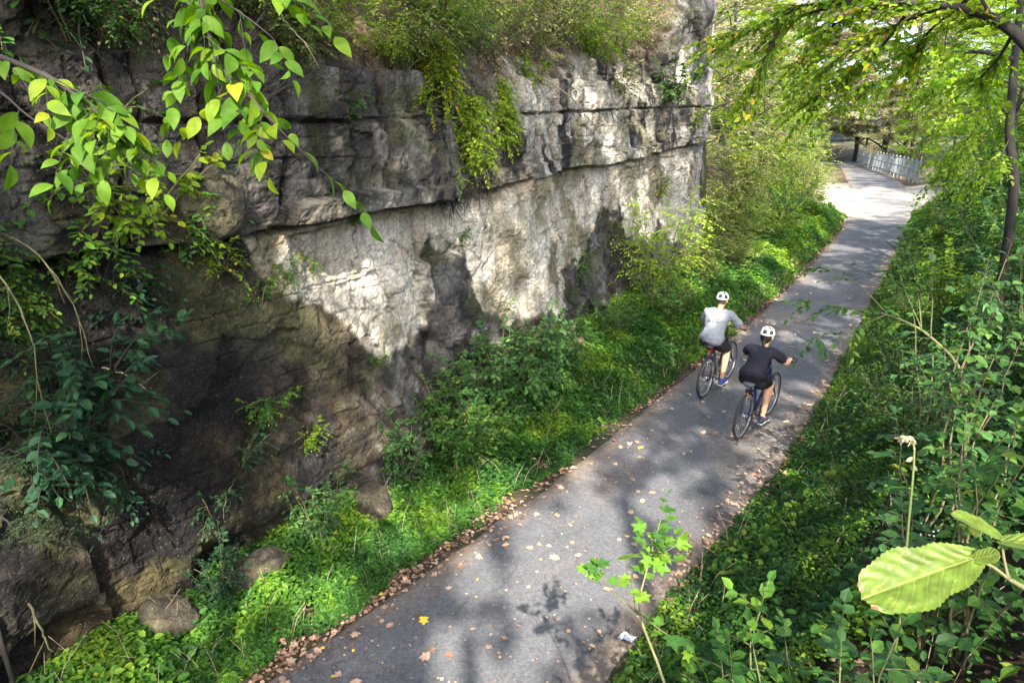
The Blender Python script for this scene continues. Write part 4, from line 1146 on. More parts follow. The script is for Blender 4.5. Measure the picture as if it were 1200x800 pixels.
# dark cedar and shrubs before the cliff at the left edge
gc = tree_geo(70, 5.0, .75, 1.3, .007, 34, 7, 8, 18, .03, 'blade', (.12, .3), tint=(.1, .9), cone=False, limbup=.05, width=3.5, droop=.6)
gc = (gc[1].mesh('cedar_trunk', True), gc[0].mesh('cedar_crown'))
for x_, y_, s_, lb in ((-2.25, 1.35, .8, 'dark feathery cedar at the left edge in front of the cliff'),):
    t = root('cedar_tree', (x_, y_, float(ground(x_, y_))), lb, 'tree', None, x_ * 9)
    t.scale = (s_, s_, s_ ** .5)
    mk('trunk', gc[0], t, M['bark']); mk('crown', gc[1], t, M['cedar'])
for k, (y, z, ms, s_, m_, lb) in enumerate(((1.9, 3.6, W2, .9, 'shrub', 'dark vine hanging below the leafy branch at the left edge'), (2.15, 3.2, W1, 2.6, 'shrub', 'leafy clump on the dark rock at the left edge, upper of three'),
                                            (2.05, 2.4, W2, .8, 'dark', 'dark trailing vine on the rock at the left edge, halfway down'), (2.3, 2.2, W1, 2.2, 'dark', 'dim leafy clump on the dark rock at the left edge, middle of three'),
                                            (1.85, 1.7, W1, 2.8, 'dark', 'dim leafy clump on the dark rock at the left edge, lowest of three'), (2.7, 2.7, W1, 1.6, 'dark', 'dim sprig on the dark rock right of the left-edge clumps'),
                                            (2.45, 1.3, W1, 1.7, 'dark', 'dim sprig low on the dark rock near the left edge'), (2.6, 3.0, W1, 1.7, 'herb', 'green sprig right under the ledge near the left edge'))):
    shrub('hanging_vine' if ms is W2 else 'cliff_plant', on_cliff(y, z, .03), ms, M[m_], lb, 'vine' if ms is W2 else 'plant', 'plants growing on the cliff face', rz=k * 1.3, sc=s_, stem=M['bark'])


# bare pale twigs and dead branches
def dead(pts, r, lb, mat='paletwig', forks=3, seed=0, fl=.4):
    rg = np.random.default_rng(seed)
    g = Geo(); pts = np.array(pts, float)
    t = np.linspace(0, 1, 14); k = np.linspace(0, 1, len(pts))
    P = np.stack([np.interp(t, k, pts[:, i]) for i in range(3)], 1)
    P[1:-1] = (P[:-2] + P[1:-1] * 2 + P[2:]) / 4
    P += rg.normal(0, r * .5, P.shape)
    g.tube(P, np.linspace(r, r * .3, 14), 6)
    for _ in range(forks):
        i = rg.integers(3, 12); d = nrm(P[i + 1] - P[i] + rg.normal(0, .05, 3)) * fl * rg.uniform(.4, 1)
        d[2] -= .05
        g.tube(np.array([P[i], P[i] + d * .5 + rg.normal(0, .01, 3), P[i] + d + rg.normal(0, .03, 3)]), [r * .5, r * .35, r * .15], 4)
    mk('dead_branch', g.mesh('dead_branch', True), None, M[mat], lb, 'branch', 'bare branches on and before the cliff')


dead([at(-30, 260, 4.6), at(40, 290, 4.5), at(85, 350, 4.4), at(110, 430, 4.5)], .007, 'brown arching dead twig at the far left edge, the upper one', 'stem', seed=1)
dead([at(-20, 300, 4.3), at(20, 350, 4.3), at(45, 420, 4.3), at(40, 500, 4.4)], .007, 'brown arching dead twig at the far left edge, the lower one', 'stem', seed=2)
dead([(-2.2, 3.35, 4.12), (-1.95, 3.5, 4.45), (-1.9, 3.8, 4.9), (-1.7, 4.2, 5.4)], .022, 'dark forked branch growing from the ledge in the upper left', 'bark', 4, 3, .6)
dead([(-2.2, 3.35, 4.12), (-1.95, 3.7, 4.3), (-1.9, 4.2, 4.55), (-1.85, 4.5, 4.7)], .016, 'dark branch leaning right from the foot of the forked one', 'bark', 3, 4, .4)
dead([at(25, 690, 5.0), at(45, 730, 5.0), at(62, 765, 4.9)], .014, 'short broken stick at the foot of the cliff in the lower left', 'stem', 2, 5, .3)
dead([at(118, 430, 5.2), at(150, 440, 5.2), at(178, 462, 5.2)], .007, 'thin pale twig on the dark rock, left of centre', 'paletwig', 1, 6, .2)
dead([at(320, 0, 5.6), at(335, 25, 5.6), at(362, 55, 5.5)], .011, 'pale curved twig hanging from the top edge, left of centre', 'paletwig', 1, 7, .3)
dead([(-2.55, 9.2, 4.9), (-2.2, 9.6, 4.6), (-2.1, 10.2, 4.2), (-2.15, 10.9, 3.9)], .012, 'pale bare vine stem trailing down the upper pale wall', 'paletwig', 4, 8, .7)
dead([(-2.7, 12.2, 5.2), (-2.5, 12.4, 4.8), (-2.5, 12.9, 4.4)], .012, 'short pale vine stem farther along the upper pale wall', 'paletwig', 3, 9, .5)

# roots and debris stuffed in the crevice
g = Geo(); rg = np.random.default_rng(77)
cx, cy, cz = on_cliff(7.3, 3.35, .05)
for i in range(170):
    a = np.array([cx - .12 + rg.uniform(0, .2), cy + rg.uniform(-.6, .8), 0]); a[2] = 3.3 + .42 * (a[1] - cy + .3) * .5 + rg.normal(0, .05)
    b = a + np.array([rg.uniform(-.05, .1), rg.normal(0, .12), rg.uniform(-.28, .12)])
    g.tube(np.array([a, (a + b) / 2 + rg.normal(0, .03, 3), b]), [.007, .006, .002], 3)
mk('roots', g.mesh('roots', True), None, M['bark'], 'tangle of dark roots hanging in the crevice under the lime vine', 'roots')


# boulders
def boulder(loc, d, seed, label):
    import bmesh
    bm = bmesh.new(); bmesh.ops.create_icosphere(bm, subdivisions=4, radius=1)
    P = np.array([v.co[:] for v in bm.verts])
    ia, ja, ox, oy, ed = voro(P[:, 0] * 1.5 + 5 + seed, P[:, 2] * 1.5 + P[:, 1] + 3, seed)
    r = 1 + (fbm(P[:, 0] * 1.3 + seed + 9, P[:, 1] * 1.3 + 9, P[:, 2] * 1.3 + 9, o=5, s=seed) - .5) * .7 + .12 * (h3(ia, ja, ia, seed) - .5)
    P = np.sign(P) * np.abs(P) ** .8 * r[:, None] * np.array(d)
    for v, p in zip(bm.verts, P): v.co = p
    me = bpy.data.meshes.new('boulder'); bm.to_mesh(me); bm.free()
    a = me.attributes.new('col', 'FLOAT_COLOR', 'POINT')
    k = fbm(P[:, 0] * 6 + 9, P[:, 1] * 6 + 9, P[:, 2] * 6 + 9, s=4)
    cc = np.array([.04, .035, .026]) + np.outer(sst(.35, .65, k), [.07, .065, .035])
    a.data.foreach_set('color', np.concatenate([cc, np.ones((len(cc), 1))], 1).astype(np.float32).ravel())
    mk('boulder', me, None, M['rock'], label, 'boulder', 'boulders along the foot of the cliff', None, loc, seed)


boulder((-1.93, 4.75, .22), (.2, .3, .17), 1, 'rounded mossy boulder between the small shrubs at the cliff foot')
boulder((-2.1, 2.45, .2), (.16, .26, .13), 2, 'low pale boulder at the foot of the black rock, lower left')
boulder((-1.95, 3.25, .25), (.14, .3, .14), 3, 'mossy lump of rock left of the dull green shrub')
boulder((-2.5, 10.3, .3), (.3, .4, .3), 4, 'angular grey boulder below the pale wall, mostly hidden by bushes')
boulder(on_cliff(3.45, 3.55, -.05), (.22, .3, .26), 5, 'triangular brown block resting on the ledge behind the branch tips')

# ------------------------------------------------------------------ railing across the far bridge
t = root('railing', (1.0, 55.0, 0), 'white post railing along the far bend of the path', 'railing')
A_, B_ = np.array([.1, 57.9]), np.array([-7.2, 84.0])
Lr = np.linalg.norm(B_ - A_); dr = (B_ - A_) / Lr
mw = plain('weathered_white', (.17, .18, .18), .8)
mg_ = plain('grey_mesh', (.10, .125, .14), .7)
g = Geo()
nps = 20
for i in range(nps + 1):
    p = A_ + dr * Lr * i / nps - np.array([1.0, 55.0])
    gp = Geo(); gp.box((p[0], p[1], .85), (.08, .08, 1.85))
    mk('post', gp.mesh('post'), t, mw)
for hgt, th in ((1.62, .09), (1.0, .07), (.35, .07)):
    g = Geo(); m_ = (A_ + B_) / 2 - np.array([1.0, 55.0])
    g.box((m_[0] - .09, m_[1], hgt), (.05, Lr, th), rz=math.atan2(dr[1], dr[0]) - PI / 2)
    mk('rail', g.mesh('rail'), t, mw)
g = Geo()
for i in range(150):
    p = A_ + dr * Lr * (i + .5) / 150 - np.array([1.0, 55.0])
    g.box((p[0] - .04, p[1], .98), (.03, .03, 1.3))
mk('balusters', g.mesh('balusters'), t, mg_, kind='stuff')

# ------------------------------------------------------------------ right-hand tree with the arching limb
bp = at(1196, 262, 8.6)
zg = float(ground(bp[0], bp[1]))
pts = [(bp[0], bp[1], zg - .3), tuple(at(1192, 215, 8.6)), tuple(at(1182, 165, 8.6)), tuple(at(1186, 110, 8.6)), tuple(at(1190, 60, 8.6)), tuple(at(1196, 10, 8.6)), tuple(at(1200, -90, 8.8))]
g = Geo()
Pt = np.array(pts); o_ = np.array([bp[0], bp[1], zg])


def smooth(P, n=24):
    P = np.array(P, float); k = np.linspace(0, 1, len(P)); t = np.linspace(0, 1, n)
    Q = np.stack([np.interp(t, k, P[:, i]) for i in range(3)], 1)
    for _ in range(2):
        Q[1:-1] = (Q[:-2] + Q[1:-1] * 2 + Q[2:]) / 4
    return Q


t = root('arching_tree', tuple(o_), 'dark slender tree at the right edge whose limb arches over the path', 'tree')
g.tube(smooth(Pt) - o_, np.linspace(.062, .036, 24), 9)
mk('trunk', g.mesh('arch_trunk', True), t, M['bark'])


def bough(name, parent, origin, main, r0, r1, subs, seed, leaf, n_tw, tw, mat, nleaf=9, tm='oval', droop=.35, tint=(.3, .9), flat=1.2, bark='bark', tdir=None, width=1.0, ends=(.25, 1)):
    """a limb with side branches and leafy twigs; subs = lists of points"""
    rg = np.random.default_rng(seed)
    gb, gl = Geo(), Geo(); origin = np.array(origin)
    lines = [smooth(main)] + [smooth(s, 14) for s in subs]
    gb.tube(lines[0] - origin, np.linspace(r0, r1, len(lines[0])), 7)
    for l in lines[1:]:
        gb.tube(l - origin, np.linspace(max(r1, r0 * .35), r1 * .5, len(l)), 5)
    for li, l in enumerate(lines):
        n = max(2, int(n_tw * np.linalg.norm(np.diff(l, axis=0), axis=1).sum()))
        f = rg.uniform(ends[0], ends[1], n) * (len(l) - 1.001); f[0] = len(l) - 1.001
        k = f.astype(int); S = l[k] + (l[k + 1] - l[k]) * (f - k)[:, None]
        ld = nrm(l[k + 1] - l[k])
        D = ld * .8 + rg.normal(0, .55, (n, 3)) * np.array([1, 1, .45])
        D[:, 2] -= .1
        if tdir is not None:
            D += np.array(tdir)
        L = rg.uniform(tw[0], tw[1], n)
        D = nrm(D)
        for a, b, c_ in zip(S, D, L):
            q_ = np.linspace(0, 1, 4)[:, None]; p = a + b * c_ * q_; p[:, 2] -= c_ * droop * q_[:, 0] ** 2
            gb.tube(p - origin, [r1 * .45, r1 * .35, r1 * .25, r1 * .15], 4)
        P, d, nn, s, ti = twig_leaves(rg, S, D, L, nleaf, leaf, droop, tint=tint, flat=flat)
        put_leaves(gl, P - origin, d, nn, s, ti, tm, width)
    b = mk(name, gb.mesh(name, True), parent, M[bark])
    mk('foliage', gl.mesh(name + '_leaves', tm == 'elm'), b, M[mat])
    return b


bough('limb', t, o_, [at(1196, 262, 8.6) * 0 + at(1240, 110, 5.6), at(1200, 45, 5.6), at(1160, 18, 5.7), at(1110, 6, 5.9), at(1060, 4, 6.1), at(1010, -2, 6.3), at(930, 8, 6.6)], .055, .009,
      [[at(1165, 25, 5.7), at(1145, -10, 5.7), at(1130, -60, 5.7)],
       [at(1110, 8, 5.9), at(1060, 25, 6.2), at(1010, 48, 6.4), at(960, 85, 6.5)],
       [at(1060, 4, 6.1), at(1000, 15, 6.5), at(960, 40, 6.8), at(935, 75, 6.9)],
       [at(1010, 0, 6.3), at(950, 15, 6.6), at(890, 30, 6.8), at(850, 40, 7.0)],
       [at(930, 8, 6.6), at(900, 60, 6.8), at(880, 110, 6.9)],
       [at(1140, -5, 5.8), at(1090, 35, 6.5), at(1070, 60, 6.8)], [at(1190, 35, 5.6), at(1170, 70, 5.9), at(1140, 100, 6.2)],
       [at(1060, 20, 6.2), at(1030, 60, 7.2), at(990, 90, 7.6), at(950, 120, 7.9)], [at(1080, 5, 6.0), at(1100, -30, 7), at(1120, -50, 8)]], 5, .085, 28, (.3, .6), 'lime', 11, 'oval', .22, (.35, .84), .3)
bough('limb', t, o_, [at(1188, 70, 8.6), at(1150, 60, 8.4), at(1110, 62, 8.2), at(1070, 72, 8.2), at(1040, 92, 8.2), at(1000, 108, 8.2)], .03, .008,
      [[at(1150, 60, 8.4), at(1110, 90, 8.0), at(1090, 110, 8.0)]], 6, .085, 26, (.25, .55), 'vivid', 10, 'oval', .2, (.1, .8), .3)
bough('limb', t, o_, [at(1184, 130, 8.6), at(1160, 125, 8.3), at(1120, 135, 8.2), at(1095, 150, 8.2)], .025, .008,
      [[at(1160, 125, 8.3), at(1130, 170, 8.0), at(1110, 195, 8.0)], [at(1184, 160, 8.6), at(1170, 190, 8.3), at(1140, 215, 8.2)]], 7, .08, 28, (.25, .5), 'vivid', 10, 'oval', .2, (.1, .8), .3)

# ------------------------------------------------------------------ elm behind the viewpoint, boughs reaching into view
eo = np.array([.2, -2.6, float(ground(.2, -2.6))])
eo = np.array([2.35, -2.4, float(ground(2.35, -2.4))])
t = root('elm_tree', tuple(eo), 'elm behind the viewpoint whose yellow-green boughs hang in at the top left', 'tree')
g = Geo(); tk = smooth([eo - [0, 0, .4], eo + [0, .05, 2], eo + [-.15, .1, 4], eo + [-.2, .1, 6], eo + [-.2, .2, 8]])
g.tube(tk - eo, np.linspace(.16, .06, 24), 10)
mk('trunk', g.mesh('elm_trunk', True), t, M['bark'])
bough('bough', t, eo, [eo + [-.2, .1, 5.6], at(350, -200, 1.9), at(290, -110, 1.75), at(235, -50, 1.7), at(235, 10, 1.7), at(255, 70, 1.7), at(290, 130, 1.7)], .014, .0028,
      [[at(210, -110, 1.7), at(200, -50, 1.7), at(240, -10, 1.7), at(290, 20, 1.65), at(320, 45, 1.65)],
       [at(235, -50, 1.7), at(260, -25, 1.7), at(295, -20, 1.65), at(330, -8, 1.65)],
       [at(250, 50, 1.7), at(290, 110, 1.7), at(335, 160, 1.7), at(375, 198, 1.7)],
       [at(240, 10, 1.7), at(225, 40, 1.7), at(215, 75, 1.75)]], 8, .066, 5.6, (.10, .22), 'elm', 6, 'elm', .4, (.1, .85), .5, ends=(.45, 1), width=.85)
bough('bough', t, eo, [eo + [-.2, .1, 4.9], at(-420, -80, 1.5), at(-150, 10, 1.6), at(-20, 60, 1.65), at(50, 85, 1.65), at(100, 120, 1.65), at(135, 150, 1.65)], .013, .0028,
      [[at(-60, 90, 1.6), at(0, 105, 1.6), at(30, 135, 1.6), at(80, 165, 1.6)],
       [at(50, 85, 1.65), at(85, 105, 1.65), at(125, 120, 1.65)]], 9, .064, 5.4, (.10, .20), 'elm', 6, 'elm', .4, (.1, .85), .5, ends=(.55, 1), width=.85)


# ------------------------------------------------------------------ foreground plants by the viewpoint
def big_leaf(g, base, tip, nor, w, seed=0, cup=.12):
    base = np.array(base); tip = np.array(tip); D = tip - base; L = np.linalg.norm(D); D /= L
    S = nrm(np.cross(np.array(nor, float), D)); U_ = np.cross(D, S)
    nu, nv = 90, 49
    u = np.linspace(0, 1, nu); v = np.linspace(-1, 1, nv)
    prof = np.interp(u, [0, .04, .15, .35, .6, .8, .93, 1], [.12, .3, .55, .8, 1, .95, .75, .35])
    ser = 1 + .07 * (np.abs(((u * 22) % 1) * 2 - 1) - .5) + .06 * np.sin(u * 17 + seed)
    uu, vv = np.meshgrid(u, v, indexing='ij')
    hw = (prof * ser)[:, None] * w
    al = uu * L + np.abs(vv) * -.06 * L * (1 - uu)
    z = cup * np.abs(vv) * hw - .10 * L * uu ** 2 + .005 * L * np.sin((uu * 8 - np.abs(vv) * 2.2) * 2 * PI) * np.sin(np.abs(vv) * PI) + .05 * L * (fbm(uu * 3 + seed, vv * 1.5 + 4, s=seed) - .5) - .02 * L * np.exp(-(vv / .1) ** 2) * .4
    P = base + al[..., None] * D + (vv * hw)[..., None] * S + z[..., None] * U_
    rib = np.exp(-(vv / .035) ** 2) + .75 * np.exp(-((((uu * 8 - np.abs(vv) * 2.2) % 1) - .5) / .06) ** 2)
    ti = .42 + .42 * np.clip(rib, 0, 1) + .5 * (fbm(uu * 6, vv * 3 + 5, s=seed) - .5)
    sp = (fbm(uu * 9 + seed, vv * 5 + 9, s=seed + 4) > .76) | ((fbm(uu * 5, vv * 4 + 3, s=seed + 9) > .5) & (uu > .965))
    ti = np.where(sp, 1.0, np.clip(ti, 0, .93))
    ii = np.arange(nu - 1)[:, None] * nv + np.arange(nv - 1)[None]
    q = np.stack([ii, ii + 1, ii + nv + 1, ii + nv], -1).reshape(-1)
    g.add(P.reshape(-1, 3), q, np.full(len(q) // 4, 4), ti.ravel())


M['glow'] = leafmat('big_leaf', [(0, (.045, .085, .010)), (.5, (.085, .135, .016)), (.8, (.17, .21, .045)), (.95, (.19, .22, .06)), (1, (.14, .07, .03))], .4, .45, .4)
lo_ = at(1290, 760, 1.0); fo = np.array([lo_[0], lo_[1], float(ground(lo_[0], lo_[1]))])
t = root('mulberry_sapling', tuple(fo), 'sapling at the lower right corner with two very large pale green leaves', 'sapling')
g = Geo()
g.tube(smooth([fo - [0, 0, .05], (fo + lo_) / 2 + [.05, 0, .2], at(1290, 760, 1.0), at(1230, 705, 1.0), at(1182, 678, 1.0)]) - fo, np.linspace(.012, .0032, 24), 7)
g.tube(smooth([at(1182, 678, 1.0), at(1160, 660, 1.0), at(1133, 654, 1.01)], 8) - fo, np.linspace(.0028, .0018, 8), 6)
g.tube(smooth([at(1182, 678, 1.0), at(1176, 655, 1.0), at(1174, 631, 1.0)], 8) - fo, np.linspace(.0028, .0018, 8), 6)
mk('stem', g.mesh('twig', True), t, M['stem'])
g = Geo(); big_leaf(g, at(1146, 652, 1.01), at(1018, 694, .96), UP * .75 - FW * .75 + RT * .2, .044, 3, .25)
mk('leaf', g.mesh('large_leaf', True), t, M['glow']).location = tuple(-fo)
g = Geo(); big_leaf(g, at(1174, 632, 1.0), at(1118, 596, 1.05), UP * .9 - FW * .4, .016, 5, .2)
big_leaf(g, at(1172, 634, 1.0), at(1262, 640, .95), UP * .9 - FW * .5, .024, 6, .2)
mk('leaf', g.mesh('upper_leaf', True), t, M['glow']).location = tuple(-fo)
g = Geo(); big_leaf(g, at(1136, 656, 1.01), at(1170, 648, .98), UP * .6 - FW * .8, .012, 7, .2)
mk('leaf', g.mesh('small_leaf', True), t, M['glow']).location = tuple(-fo)

# maple sapling reaching up over the path edge
ms = at(786, 812, 2.7); mo = np.array([ms[0] + .1, ms[1], float(ground(ms[0] + .1, ms[1]))])
t = root('maple_sapling', tuple(mo), 'thin maple sapling with bright lobed leaves rising before the asphalt', 'sapling')
bough('stem', t, mo, [mo - [0, 0, .05], (mo + ms) / 2, at(786, 812, 2.7), at(745, 715, 2.75), at(760, 660, 2.8), at(775, 605, 2.85)], .009, .0026,
      [[at(744, 715, 2.75), at(742, 680, 2.75), at(735, 655, 2.7)], [at(748, 720, 2.75), at(715, 690, 2.7), at(700, 668, 2.7)], [at(765, 655, 2.8), at(790, 640, 2.8)],
       [at(745, 715, 2.75), at(770, 735, 2.6), at(800, 755, 2.6)]], 14, .066, 6.5, (.07, .16), 'herb', 3, 'maple', .2, (.3, .85), 1.0, 'stem', ends=(.5, 1))
# sapling reaching out over the asphalt right of the riders
lb_ = at(1150, 470, 6.0); lo2 = np.array([lb_[0], lb_[1], float(ground(lb_[0], lb_[1]))])
t = root('leaning_sapling', tuple(lo2), 'thin sapling reaching leafy sprays out over the asphalt right of the riders', 'sapling')
bough('stem', t, lo2, [lo2 - [0, 0, .05], at(1130, 430, 6.1), at(1080, 385, 6.4), at(1040, 368, 6.6), at(1000, 362, 6.8), at(950, 352, 7.0)], .016, .004,
      [[at(1080, 385, 6.4), at(1060, 340, 6.5), at(1048, 300, 6.6)], [at(1040, 368, 6.6), at(1005, 330, 6.8), at(960, 312, 7.0)],
       [at(1040, 368, 6.6), at(1000, 385, 6.6), at(955, 395, 6.7)], [at(1080, 385, 6.4), at(1075, 330, 6.5), at(1055, 270, 6.7)]], 31, .085, 9, (.15, .35), 'shrub', 7, 'oval', .2, (.2, .8), 1.3, 'stem', ends=(.3, 1))
# tall withered flower stalk
so_ = at(1060, 720, 2.6); so = np.array([so_[0], so_[1], float(ground(so_[0], so_[1]))])
t = root('flower_stalk', tuple(so), 'tall pale green stalk with a withered nodding cream top', 'plant')
g = Geo(); sp_ = smooth([so - [0, 0, .05], at(1058, 720, 2.6), at(1062, 640, 2.55), at(1070, 560, 2.5), at(1072, 522, 2.48), at(1066, 512, 2.47), at(1056, 512, 2.46)])
g.tube(sp_ - so, np.linspace(.006, .0025, 24), 7); mk('stem', g.mesh('stalk', True), t, plain('pale_stalk', (.14, .19, .06), .6))
g = Geo(); rg = np.random.default_rng(3)
k = 26; S = sp_[rg.integers(18, 24, k)]; S2 = sp_[rg.integers(12, 19, 10)]
S = np.concatenate([S, S2]); D = rg.normal(0, 1, (36, 3)) * [1, 1, .4] - [0, 0, .9]
put_leaves(g, S - so, D, rg.normal(0, 1, (36, 3)), rg.uniform(.012, .034, 36), rg.uniform(.6, 1, 36), 'curl', 1.0)
mk('withered_flower', g.mesh('withered'), t, leafmat('withered', [(0, (.16, .12, .07)), (1, (.34, .30, .2))], .3))
g = Geo(); i0 = [6, 8, 9, 11]
put_leaves(g, sp_[i0] - so, np.array([RT * -1 + UP * .3, RT * 1 + UP * .2, -RT + UP * .2, -RT * .8 + FW * .4]), np.tile(UP, (4, 1)), .1, .5, 'oval', .6)
mk('foliage', g.mesh('stalk_leaves'), t, M['shrub'])

F1 = meshes('broad_herb', plant_geo(90, 1.25, .36, 5, 7, 5, .085, 'oval', (.14, .3), .45, droop=.25, tint=(.25, .8), flat=1.6, width=1.25, stemr=.008))
fr = [((835, 815, 2.6), .9, 'herb', 'yellowish broad-leaved plant at the bottom edge beside the maple sapling'),
      ((890, 770, 2.8), 1.0, 'herb', 'broad-leaved green plant right of the maple sapling'),
      ((940, 800, 2.5), .95, 'shrub', 'broad-leaved plant at the bottom edge below the flower stalk'),
      ((985, 740, 2.9), 1.0, 'blue', 'bluish broad-leaved plant left of the large pale leaves'),
      ((1010, 790, 2.2), .85, 'shrub', 'low broad-leaved plant below the large pale leaves'),
      ((1120, 620, 3.5), .9, 'blue', 'broad-leaved plant above the large pale leaves'),
      ((1165, 480, 3.8), 1.0, 'shrub', 'leafy plant at the right edge, halfway up the picture'),
      ((1110, 490, 4.4), 1.0, 'blue', 'blue-green broad-leaved plant behind the flower stalk'),
      ((1180, 560, 3.2), .8, 'shrub', 'leafy plant at the right edge just above the large leaves'),
      ((1150, 380, 4.8), 1.0, 'shrub', 'leafy plant at the right edge under the arching tree'),
      ((1130, 305, 6.0), 1.1, 'blue', 'tall leafy plant on the bank below the slender trunk')]
for k, (a, s, m_, lb) in enumerate(fr):
    p = at(*a); z0 = float(ground(p[0], p[1])); hh = max(.4, (p[2] - z0)) / 1.3
    tt_ = shrub('broad_leaved_plant', (p[0], p[1], z0 - .02), F1, M[m_], lb, 'plant', 'broad-leaved plants near the viewpoint', rz=k * 1.9, sc=s)
    tt_.scale = (s, s, hh)

# small white flowers and scraps of paper
rg = np.random.default_rng(8)
c00 = at(1105, 622, 3.6); t = root('white_flower', (c00[0], c00[1], float(ground(c00[0], c00[1]))), 'small white blossoms just above the large pale leaves', 'flower')
o0 = np.array(t.location); g = Geo(); gs = Geo()
for c0 in (c00, c00 + [.06, .05, .08], c00 + [-.07, .04, -.05]):
    n = 10; put_leaves(g, c0 - o0 + rg.normal(0, .018, (n, 3)), rg.normal(0, 1, (n, 3)), rg.normal(0, .5, (n, 3)) + [0, 0, 1], .018, .5, 'oval')
    gs.tube(np.array([[0, 0, 0], (c0 - o0) * .5 + [.01, 0, 0], c0 - o0]), [.003, .0025, .0015], 4)
mk('blossom', g.mesh('blossom'), t, M['white_flower']); mk('stem', gs.mesh('flower_stem', True), t, M['stem'])


def paper(x, y, s, lb, col, seed):
    rg = np.random.default_rng(seed)
    u, v = np.meshgrid(np.linspace(-1, 1, 14), np.linspace(-1, 1, 11))
    zz = np.abs(fbm(u * 1.6 + 5, v * 1.6 + 5, s=seed, o=3) - .5) * 1.2 * s
    P = np.stack([u * s, v * s * .7 + .2 * s * u, zz + .02], -1).reshape(-1, 3)
    ii = np.arange(10)[:, None] * 14 + np.arange(13)[None]
    q = np.stack([ii, ii + 1, ii + 15, ii + 14], -1).reshape(-1)
    me = raw_mesh('paper', P, q, np.full(len(q) // 4, 4))
    o = mk('crumpled_paper', me, None, plain('paper', col, .6), lb, 'litter', None, None, (x, y, max(.03, float(ground(x, y)) + .05)), seed)


paper(1.24, 4.5, .06, 'crumpled white wrapper in dead leaves at the right edge of the asphalt', (.36, .38, .46), 3)
paper(-1.75, 2.72, .07, 'crumpled white scrap among the ground cover at the lower left', (.45, .45, .43), 6)


# ------------------------------------------------------------------ bicycles (local: y forward, origin on the ground under the rear axle)
def ring(g, c, r, rt, n=48, k=8, squash=1.0):
    th = np.linspace(0, 2 * PI, n, endpoint=False); ph = np.linspace(0, 2 * PI, k, endpoint=False)
    T_, Pp = np.meshgrid(th, ph, indexing='ij')
    rr = r + rt * np.cos(Pp) * squash
    V = np.stack([c[0] + rt * np.sin(Pp), c[1] + rr * np.cos(T_), c[2] + rr * np.sin(T_)], -1).reshape(-1, 3)
    i = np.arange(n)[:, None] * k; j = np.arange(k)[None]; i2 = ((np.arange(n) + 1) % n)[:, None] * k; j2 = (j + 1) % k
    q = np.stack([i + j, i2 + j, i2 + j2, i + j2], -1).reshape(-1)
    g.add(V, q, np.full(n * k, 4))


mt_tyre = plain('tyre_rubber', (.02, .02, .021), .75)
mt_rim = plain('alloy', (.55, .56, .58), .3, .9)
mt_black = plain('black_parts', (.015, .015, .016), .45)
mt_red = plain('red_plastic', (.16, .012, .02), .4)
mt_or = plain('orange_plastic', (.9, .22, .01), .25)
mt_or.node_tree.nodes['Principled BSDF'].inputs['Emission Color'].default_value = (1, .25, .0, 1)


